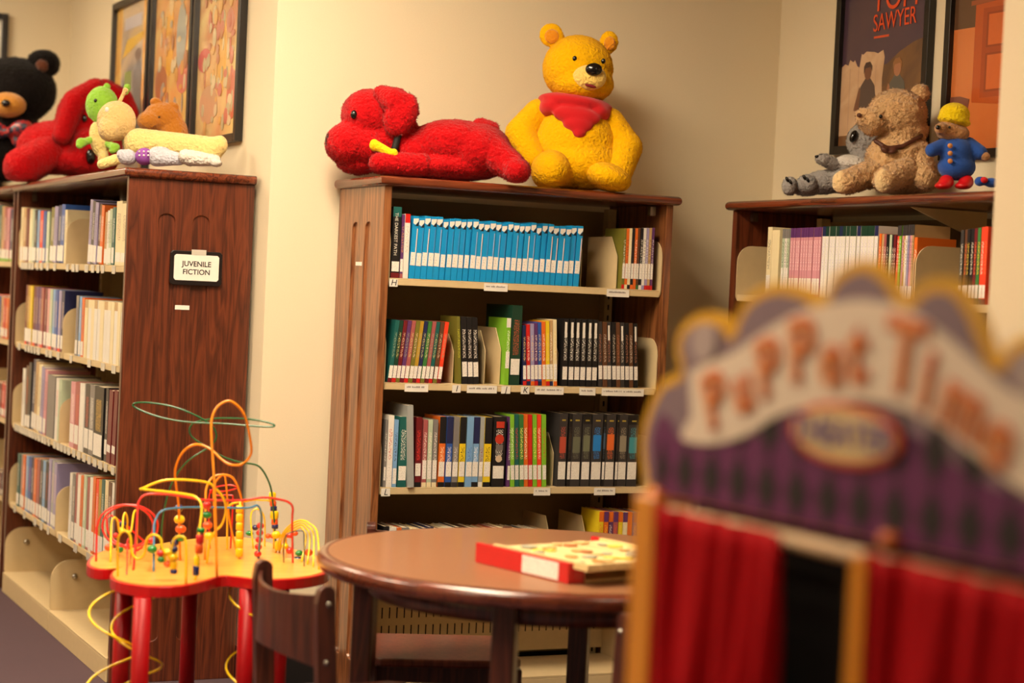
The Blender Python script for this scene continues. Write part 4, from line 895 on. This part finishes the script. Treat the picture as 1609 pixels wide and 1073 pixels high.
f = wire('red', [(209.5, 896), (213, 856), (216, 807), (218, 789), (227, 778), (245, 776), (276.6, 778), (317, 785), (350, 786), (382.6, 786), (414, 781.6), (440, 785), (454, 789.5), (460, 798), (459, 818), (460, 884)], .0032)
f = wire('blue', [(241.5, 898.6), (242, 843), (243, 821), (254, 803), (281, 798), (317, 797), (365, 798), (391.6, 797.7), (404, 794), (409.5, 803), (410.6, 818.5), (406, 877)], .0030)
beads(f, .98, [(409 - i * 1.0, 826 + i * 11, 6.2, 'red', 1) for i in range(5)]); beads(f, .04, [(239, 863, 8, 'bgreen', .95)])
helix = [(151, 882), (152, 835)] + [(195 - 42 * math.cos(a_) + a_ * 1.2, 826 - 33 * math.sin(a_)) for a_ in [i * PI / 6 for i in range(0, 26)]] + [(226, 850), (213, 866)]
f = wire('red', helix, .0030, k=2); beads(f, .2, [(171, 860, 7, 'borange'), (200, 859, 6, 'red'), (237, 849, 6, 'red')])
f = wire('yellow', [(173.7, 883), (175, 825), (180, 813), (185, 820), (187, 834), (191.6, 834), (194, 812), (197, 806), (200, 816), (200, 832), (206, 834), (209.5, 809.6), (213, 802), (216, 812), (214, 865.5)], .0030)
beads(f, .5, [(193, 823, 6, 'navy', .9), (191, 833, 6.5, 'yellow', .9), (182, 841, 5, 'red'), (188, 863, 6.5, 'bgreen')])
f = wire('yellow', [(185, 905.8), (185, 856.6), (188, 840), (196, 834), (205, 843), (207, 868), (216, 878), (227, 870), (231, 847.6), (241, 840), (252, 846), (255, 861), (262, 885), (268, 888), (270, 862), (274, 847), (283, 843), (292, 852), (292, 917)], .0032)
beads(f, .6, [(252, 869, 6, 'red'), (253, 879, 6, 'bgreen'), (263, 886, 6, 'borange'), (264, 868, 7, 'yellow'), (273, 863, 6.5, 'navy'), (272, 875, 8, 'yellow', .9), (273, 888, 5, 'yellow', 1.2, 1), (273, 898, 5.5, 'navy', .6, 1)])
wire('red', [(199, 903), (200, 880), (200, 852), (203, 846), (206, 850), (205, 884)], .0020)
for i in range(4):
    o_ = i * 6
    f = wire('yellow', [(501 - o_ * 1.5, 894.6 - i * 4), (499 - o_, 838.7 + o_ * .3), (486 - o_ * .6, 822 + o_ * .5), (472, 817.4 + o_ * .6), (456 + o_ * .3, 825 + o_ * .5), (441 + o_ * .5, 843), (433 + o_, 868)], .0026)
beads(f, .4, [(455, 841, 7, 'red', .8), (463, 838, 6, 'borange', .8), (455, 865, 6.5, 'red'), (470, 869, 7, 'bgreen', .8), (468, 879, 7.5, 'navy', .8), (479, 886, 5.5, 'navy', 1.1), (485, 868, 7, 'borange'), (448, 858, 6, 'yellow')])
wire('grey', [(477.7, 890), (477.7, 843), (474, 834), (452, 838.7), (446, 856.6), (446, 884)], .0018)
f = wire('orange', [(322, 880), (323, 789.5), (324.5, 767), (333, 751), (347, 746), (365, 750), (376, 771.6), (381.5, 800.6), (380, 868)], .0034)
f = wire('orange', [(340, 868), (336, 790), (337, 762), (347, 748), (354, 751), (360, 812), (369, 856), (372, 868)], .0030)
wire('yellow', [(357, 863), (357, 830), (359, 797), (372, 790), (378, 797), (375, 876)], .0030); f = wire('yellow', [(375, 878), (375, 797), (388, 788), (410, 786), (428, 795), (430, 862)], .0022)
beads(f, .02, [(376, 800 + i * 13.5, 5.5 + (i > 3) * .8, 'yellow', 1.15, 1) for i in range(6)])
f = wire('yellow', [(398, 862), (394, 812), (401, 800), (410, 803), (416, 818), (416, 858)], .0024); beads(f, .3, [(392, 838, 6.5, 'bgreen', .8), (401, 829, 5.5, 'navy'), (428, 842, 5, 'borange')])
wire('red', [(330, 862), (328, 790), (335, 768), (360, 762), (372, 767), (350, 772), (330, 770), (340, 778), (362, 778), (366, 788), (362, 862)], .0026)
# yellow spiral wires round the legs below the board
for cx, y0, ph in ((186, 925, 1.2), (222, 925, 0), (404, 915, 2.2)):
    p0 = hit(cx, y0, 2, MZ - .02); P = []
    for i in range(60):
        a_ = ph + i / 60 * 2 * PI * 2.6; P.append((p0.x + .065 * math.cos(a_), p0.y + .065 * math.sin(a_) + .02, MZ - .032 - i / 60 * .5))
    bm = bmesh.new(); bm_tube(bm, P, .0032, 6); o = mesh_ob('spiral_wire', bm, wm('yellow'), bt, binv); o['label'] = 'yellow spiral wire under the top'

# ------------------------------------------------------------------ round table, box, chairs
TC = (2.12, 4.19); TZ = .66; TR = .575
rt = thing('round_table', 'round dark wood table with a thick glossy rounded rim', 'table', (TC[0], TC[1], 0))
prof = [(TR - .03, TZ - .040), (TR - .008, TZ - .038), (TR - .001, TZ - .030), (TR, TZ - .02), (TR - .001, TZ - .010), (TR - .008, TZ - .002), (TR - .02, TZ), (TR - .03, TZ - .001)]
bm = bmesh.new(); bm_lathe(bm, prof, n=96); mesh_ob('rim', bm, M_RIM, rt)
bm = bmesh.new(); bm_lathe(bm, [(TR - .028, TZ - .01), (TR - .028, TZ + .0006)], n=96, smooth=False); mesh_ob('table_top', bm, M_TABLE, rt)
bm = bmesh.new(); bm_lathe(bm, [(TR - .13, TZ - .095), (TR - .13, TZ - .04)], n=64); mesh_ob('apron', bm, M_CHAIR, rt)
for k_ in range(4):
    a_ = math.radians(52 + 90 * k_); c = (.47 * math.cos(a_), .47 * math.sin(a_))
    bm = bmesh.new(); bm_box(bm, -.027, .027, -.027, .027, 0, TZ - .04); bmesh.ops.rotate(bm, verts=bm.verts, matrix=Matrix.Rotation(a_, 3, 'Z')); bmesh.ops.translate(bm, verts=bm.verts, vec=(*c, 0))
    mesh_ob('leg', bm, M_CHAIR, rt, bevel=.006)
# red game box with its wooden tray
bp0 = hit(746, 884, 2, TZ); bp1 = hit(892, 919, 2, TZ); dirv = (bp1 - bp0); L_ = dirv.length; ang = math.atan2(dirv.y, dirv.x)
gb = thing('puzzle_box', 'red wooden box with pale puzzle tray lying on the round table', 'puzzle box', (bp0.x, bp0.y, TZ + .0012), ang)
red = mat('red_paint', (204, 22, 24), .3, .5, coat=.4); cream = wood('pale_plywood', (222, 190, 130), (238, 212, 156), .45, .1, axis=0)
bx('side_panel', 0, L_, 0, .012, 0, .048, red, gb, bevel=.002); bx('side_panel', L_ - .012, L_, .012, .05, 0, .048, red, gb, bevel=.002)
bx('box_floor', .012, L_ - .004, .012, .36, 0, .006, cream, gb); bx('far_panel', 0, L_, .36, .372, 0, .048, red, gb, bevel=.002)
lb = bx('paper_label', L_ * .52, L_ * .9, -.0008, 0, .004, .044, print_mat(WHITEC, (150, 145, 150), 260, 260, .62), gb)
bx('tray', .05, L_ + .05, .014, .358, .034, .044, cream, gb, bevel=.002)
bx('tray_rail', .05, L_ + .05, .014, .026, .044, .05, cream, gb); bx('tray_rail', L_ + .038, L_ + .05, .026, .346, .044, .05, cream, gb); bx('tray_rail', .05, L_ + .05, .346, .358, .044, .05, cream, gb)
rr = random.Random(4)
for i in range(26):
    x_, y_ = rr.uniform(.08, L_ + .01), rr.uniform(.05, .32); c = rr.choice([(214, 160, 96), (235, 200, 140), (190, 120, 70), (225, 205, 90), (170, 170, 150), (240, 222, 180)])
    r1 = rr.uniform(.012, .024); n_pts = [(x_ + r1 * math.cos(2 * PI * j / 9) * rr.uniform(.7, 1.1), y_ + r1 * math.sin(2 * PI * j / 9) * rr.uniform(.7, 1.1)) for j in range(9)]
    bm = bmesh.new(); bm_prism(bm, n_pts, .044 + i * .0001, .0475 + i * .0001, axis=2); mesh_ob('puzzle_piece', bm, mat('piece_paint', c, .5), gb)

M_SEAT = wood('seat_wood', (84, 36, 22), (112, 54, 36), .4, .2)
def chair(label, loc, rz):
    """child's wooden chair, facing local +Y; posts at the back (y=0)"""
    t = thing('wooden_chair', label, 'chair', loc, rz, 'small wooden chairs around the round table')
    w = .195
    for sgn in (-1, 1):
        x = sgn * w; pts = [(-.03, 0), (.035, 0), (.032, .30), (.028, .36), (.012, .62)]
        for k_ in range(6): a_ = k_ / 5 * PI; pts.append((-.008 + .021 * math.cos(a_), .622 + .02 * math.sin(a_)))
        pts += [(-.032, .60), (-.018, .34)]
        bm = bmesh.new(); bm_prism(bm, pts, x - .013, x + .013, axis=0); p_ = mesh_ob('back_post', bm, M_CHAIR, t, bevel=.005)
        for zz in (.60, .47):
            bm = bmesh.new(); bm_ell(bm, (x + sgn * .014, -.005, zz), (.004, .007, .007), sub=2); mesh_ob('screw_cap', bm, M_CHROME, p_)
        bm = bmesh.new(); bm_prism(bm, [(.31, 0), (.35, 0), (.352, .30), (.306, .30)], x - .013, x + .013, axis=0); mesh_ob('front_leg', bm, M_CHAIR, t, bevel=.005)
        bx('side_rail', x - .01, x + .01, .03, .31, .12, .15, M_CHAIR, t, bevel=.004)
    # curved back rest
    bm = bmesh.new(); n = 14; g = []
    for i in range(n + 1):
        u = -1 + 2 * i / n; x = u * (w - .013); y = -.012 - .045 * (1 - u * u); row = []
        for (oy, z) in ((0, .455), (0, .618), (-.011, .618), (-.011, .455)):
            zz = z + (.014 * (1 - u * u) if z < .5 else -.012 * (1 - u * u)); row.append(bm.verts.new((x, y + oy, zz)))
        g.append(row)
    for a_, b_ in zip(g, g[1:]):
        for j in range(4): f_ = bm.faces.new((a_[j], a_[(j + 1) % 4], b_[(j + 1) % 4], b_[j])); f_.smooth = False
    bm.faces.new(g[0]); bm.faces.new(g[-1][::-1]); mesh_ob('back_rest', bm, M_CHAIR, t, bevel=.002)
    bm = bmesh.new(); pts = [(-w + .0, .0), (w - .0, .0), (w + .01, .34), (w - .02, .375), (-w + .02, .375), (-w - .01, .34)]
    bm_prism(bm, pts, .305, .327, axis=2); mesh_ob('seat', bm, M_SEAT, t, bevel=.006)
    bx('front_rail', -w + .013, w - .013, .31, .33, .255, .305, M_CHAIR, t); bx('back_rail', -w + .013, w - .013, .0, .02, .255, .305, M_CHAIR, t)
    return t
chair('small dark wood chair at left front of table, its curved back showing', (1.455, 4.17, 0), -PI / 2 + .05)
chair('small dark wood chair on the far side of table, facing the camera', (2.15, 4.95, 0), PI - .32)
chair('small dark wood chair mostly hidden by the puppet theatre post', (2.17, 3.56, 0), .12)

# ------------------------------------------------------------------ puppet theatre (faces -X, board in the plane x = TX)
TX = 1.25
def tp(x, y): p = hit(x, y, 0, TX); return (p.y, p.z)
pt = thing('puppet_theatre', 'puppet theatre with scalloped purple and yellow sign over red curtains, in front', 'puppet theatre', (TX + .014, 1.755, 0), .045)
pinv = inv_of((TX, 1.755, 0)); YCN = tp(1337, 430)[0]
def mirror(pts): return pts + [(2 * YCN - y, z) for y, z in reversed(pts)]
leftpx = [(1020, 772), (1012, 700), (1024, 640), (1046, 596), (1070, 583), (1064, 548), (1076, 509), (1107, 490), (1136, 500), (1146, 520), (1152, 500), (1172, 464), (1212, 443), (1252, 450), (1279, 468), (1292, 438), (1314, 416)]
lp = [tp(*p) for p in leftpx]
for i in range(len(lp)): pass
rightpx = [(1340, 406), (1362, 414), (1384, 438), (1398, 466), (1412, 462), (1430, 443), (1455, 436), (1482, 447), (1508, 489), (1528, 545), (1541, 563), (1556, 538), (1584, 526), (1616, 533), (1644, 558), (1648, 600), (1656, 640), (1690, 700), (1712, 800)]
outer = smooth_pts(lp + [tp(*p) for p in rightpx], 3)
zb = tp(1031, 775)[1]
def board(name, pts, x0, x1, m, parent=pt, label=None):
    bm = bmesh.new(); bm_prism(bm, pts, x0, x1, axis=0); o = mesh_ob(name, bm, m, parent, pinv)
    if label: o['label'] = label
    return o
M_PY = mat('yellow_enamel', (216, 160, 30), .4); M_PP = mat('purple_print', (96, 34, 82), .45); M_PB = mat('grey_violet_print', (126, 104, 112), .5); M_PK = mat('dark_print', (30, 22, 26), .5)
M_PW = mat('banner_print', (220, 200, 178), .5); M_PR = mat('red_print', (196, 60, 34), .5); M_PO = mat('orange_print', (216, 132, 70), .5)
outer[0] = (outer[0][0], zb); outer[-1] = (outer[-1][0], zb)
board('sign_board', outer, TX, TX + .012, M_PY, label='yellow edged scalloped board')
cc = (YCN, sum(p[1] for p in outer) / len(outer))
def shrink(pts, d):   # offset the outline inwards by d metres
    n = len(pts); out = []
    for i in range(n):
        a_, b_ = Vector(pts[i - 1]), Vector(pts[(i + 1) % n]); t = (b_ - a_)
        if t.length < 1e-6: out.append(pts[i]); continue
        t.normalize(); nn = Vector((t.y, -t.x)); c = Vector(pts[i])
        out.append(tuple(c + nn * d))
    return out
area = sum(a_[0] * b_[1] - b_[0] * a_[1] for a_, b_ in zip(outer, outer[1:] + outer[:1]))
inn = shrink(outer, -.014 if area > 0 else .014); inn = [(p[0], max(p[1], zb + .004)) for p in inn]
board('sign_field', inn, TX - .002, TX, M_PB, label='grey violet scallop field')
# harlequin lower field
low = smooth_pts([tp(*p) for p in ((1036, 768), (1032, 690), (1050, 650), (1075, 690), (1110, 700), (1170, 690), (1230, 660), (1340, 628))], 3)
low = mirror(low); low[0] = (low[0][0], zb + .002); low[-1] = (low[-1][0], zb + .002)
board('harlequin_field', low, TX - .0035, TX - .0015, M_PP, label='purple harlequin field')
bm = bmesh.new(); y_ = low[0][0]; yend = low[-1][0]; i = 0; w_d = .044; h_d = .072
yy = y_ - .012
while yy > yend + .012:
    for r2 in range(2):
        zc = zb + .036 + r2 * h_d
        if abs(yy - YCN) > .30 and r2 == 1: continue
        q_ = [(yy - w_d / 2, zc), (yy, zc + h_d / 2), (yy + w_d / 2, zc), (yy, zc - h_d / 2)]
        q_ = [(max(yend + .004, min(y_ - .004, p[0])), max(zb + .003, p[1])) for p in q_]
        bm_prism(bm, q_, TX - .0045, TX - .003, axis=0)
    yy -= w_d * 1.35
mesh_ob('diamond_pattern', bm, M_PK, pt, pinv)
# banner ribbon
top = [(1090, 585), (1110, 572), (1150, 556), (1200, 520), (1260, 486), (1337, 470)]
bot = [(1337, 628), (1260, 640), (1215, 655), (1170, 685), (1120, 698), (1082, 692), (1080, 678), (1092, 655)]
tl = smooth_pts([tp(*p) for p in top], 3); bl_ = smooth_pts([tp(*p) for p in bot], 3)
tr_ = smooth_pts([tp(*p) for p in [(1337, 470), (1400, 480), (1460, 520), (1530, 585), (1570, 618), (1612, 628), (1645, 640)]], 3)
br_ = smooth_pts([tp(*p) for p in [(1662, 800), (1600, 782), (1560, 758), (1500, 706), (1440, 658), (1380, 634), (1337, 628)]], 3)
ban = tl[:-1] + tr_ + br_[:-1] + bl_
board('banner', ban, TX - .006, TX - .004, M_PW, label='cream ribbon banner')
board('oval_border', [(YCN + .006 + .100 * math.cos(2 * PI * k_ / 40), tp(1320, 683)[1] + .036 * math.sin(2 * PI * k_ / 40)) for k_ in range(40)], TX - .009, TX - .006, M_PR, label='red oval border')
board('oval', [(YCN + .006 + .091 * math.cos(2 * PI * k_ / 40), tp(1320, 683)[1] + .029 * math.sin(2 * PI * k_ / 40)) for k_ in range(40)], TX - .0105, TX - .0085, mat('oval_print', (212, 184, 130), .5), label='cream oval')
def tletter(s, px, py, size, tilt, m, bold, xoff, squash=1):
    y, z = tp(px, py)
    M = Matrix.Translation((xoff - TX + TX - TX, y - 1.755, z)) @ Matrix.Rotation(-PI / 2, 4, 'Z') @ Matrix.Rotation(PI / 2, 4, 'X') @ Matrix.Rotation(tilt, 4, 'Z') @ Matrix.Diagonal((squash, 1, 1, 1))
    return text_ob('lettering', s, size, m, pt, M, .0008, bold=bold)
for s_, px, py, sz_, ti in (('P', 1130, 632, .095, .45), ('u', 1170, 612, .085, .38), ('P', 1209, 582, .095, .33), ('P', 1258, 555, .10, .2), ('e', 1301, 566, .09, .08), ('t', 1339, 556, .10, 0), ('T', 1408, 566, .11, -.12), ('i', 1443, 600, .09, -.2), ('m', 1496, 638, .09, -.35), ('e', 1550, 690, .09, -.45)):
    tletter(s_, px, py, sz_, ti, M_PR, .0036, TX - .0080); tletter(s_, px, py, sz_, ti, M_PO, .0005, TX - .0100)
tletter('THEATER', 1318, 683, .043, 0, mat('violet_print', (112, 96, 150), .5), .0003, TX - .0122)
for px, py in ((1110, 538), (1587, 590)):
    y, z = tp(1110, 538); y = y if px == 1110 else tp(1595, 585)[0]; z = z if px == 1110 else tp(1595, 585)[1]
    board('medallion', [(y + .028 * math.cos(2 * PI * k_ / 20), z + .024 * math.sin(2 * PI * k_ / 20)) for k_ in range(20)], TX - .006, TX - .002, mat('grey_print2', (170, 150, 145), .5), label='grey scroll end')
# posts, rail, curtains, dark backing
yl = tp(1022, 800)[0]; yr = 2 * YCN - yl
yp0, yp1 = tp(1024, 900)[0], tp(1056, 900)[0]; pw_ = (yp0 - yp1) / 2; yl = (yp0 + yp1) / 2; yr = 2 * YCN - yl
for y in (yl, yr):
    bm = bmesh.new(); bm_box(bm, TX - .030, TX + .028, y - pw_, y + pw_, 0, zb + .0); mesh_ob('side_post', bm, wood('golden_wood', (196, 120, 24), (214, 138, 34), .35, .4), pt, pinv, bevel=.004)
for px, py in ((1046, 777), (1390, 848)):
    y, z = tp(px, py); bm = bmesh.new(); bm_ell(bm, (TX - .012, y, z), (.011, .013, .009)); mesh_ob('rail_knob', bm, mat('orange_knob', (214, 104, 20), .4), pt, pinv)
zr_ = zb - .018
bm = bmesh.new(); bm_tube(bm, [(TX - .008, yl, zr_), (TX - .008, yr, zr_)], .009, 12); mesh_ob('curtain_rail', bm, mat('cream_rail', (206, 170, 130), .5), pt, pinv)
def curtain(ya, yb_, zt, zb_, gather):
    bm = bmesh.new(); nx, nz = 70, 14; g = []
    for j in range(nz + 1):
        v_ = j / nz; row = []
        for i in range(nx + 1):
            u = i / nx; y = ya + (yb_ - ya) * u + gather * v_ * (1 - u * 0) * math.sin(v_ * PI * .5) * u
            x = TX - .030 + .013 * math.sin(u * 2 * PI * 4.2 + .6 * math.sin(v_ * 3) + 1.3 * math.sin(u * 5)) * (.35 + .65 * v_) + .004 * math.sin(u * 37 + v_ * 5)
            row.append(bm.verts.new((x, y, zt + (zb_ - zt) * v_)))
        g.append(row)
    for j in range(nz):
        for i in range(nx): f_ = bm.faces.new((g[j][i], g[j][i + 1], g[j + 1][i + 1], g[j + 1][i])); f_.smooth = True
    o = mesh_ob('curtain', bm, mat('red_satin', (160, 3, 12), .8, .1), pt, pinv)
    s_ = o.modifiers.new('thick', 'SOLIDIFY'); s_.thickness = .002
    return o
y1c, y2c = tp(1252, 850)[0], tp(1362, 860)[0]
curtain(yl - pw_ - .002, y1c, zb - .008, .62, .015); curtain(y2c - .012, yr + pw_ + .002, zb - .008, .62, 0)
bm = bmesh.new(); bm_box(bm, TX - .03, TX - .026, y2c - .014, y2c + .010, .62, zb - .014); o = mesh_ob('curtain_trim', bm, mat('gold_trim', (206, 128, 14), .5), pt, pinv); o['label'] = 'golden edge strip of the right curtain'
bx('backing_cloth', TX + .05, TX + .055, yr, yl, .02, zb - .002, mat('black_cloth', (16, 13, 10), .95), pt, pinv)
bx('lower_panel', TX - .002, TX + .02, yr, yl, .1, .64, mat('red_panel', (150, 16, 20), .5), pt, pinv, bevel=.003)
for y in (yl, yr): bx('foot', TX - .15, TX + .17, y - .018, y + .018, 0, .03, wood('golden_wood', (196, 120, 24), (214, 138, 34)), pt, pinv, bevel=.004)
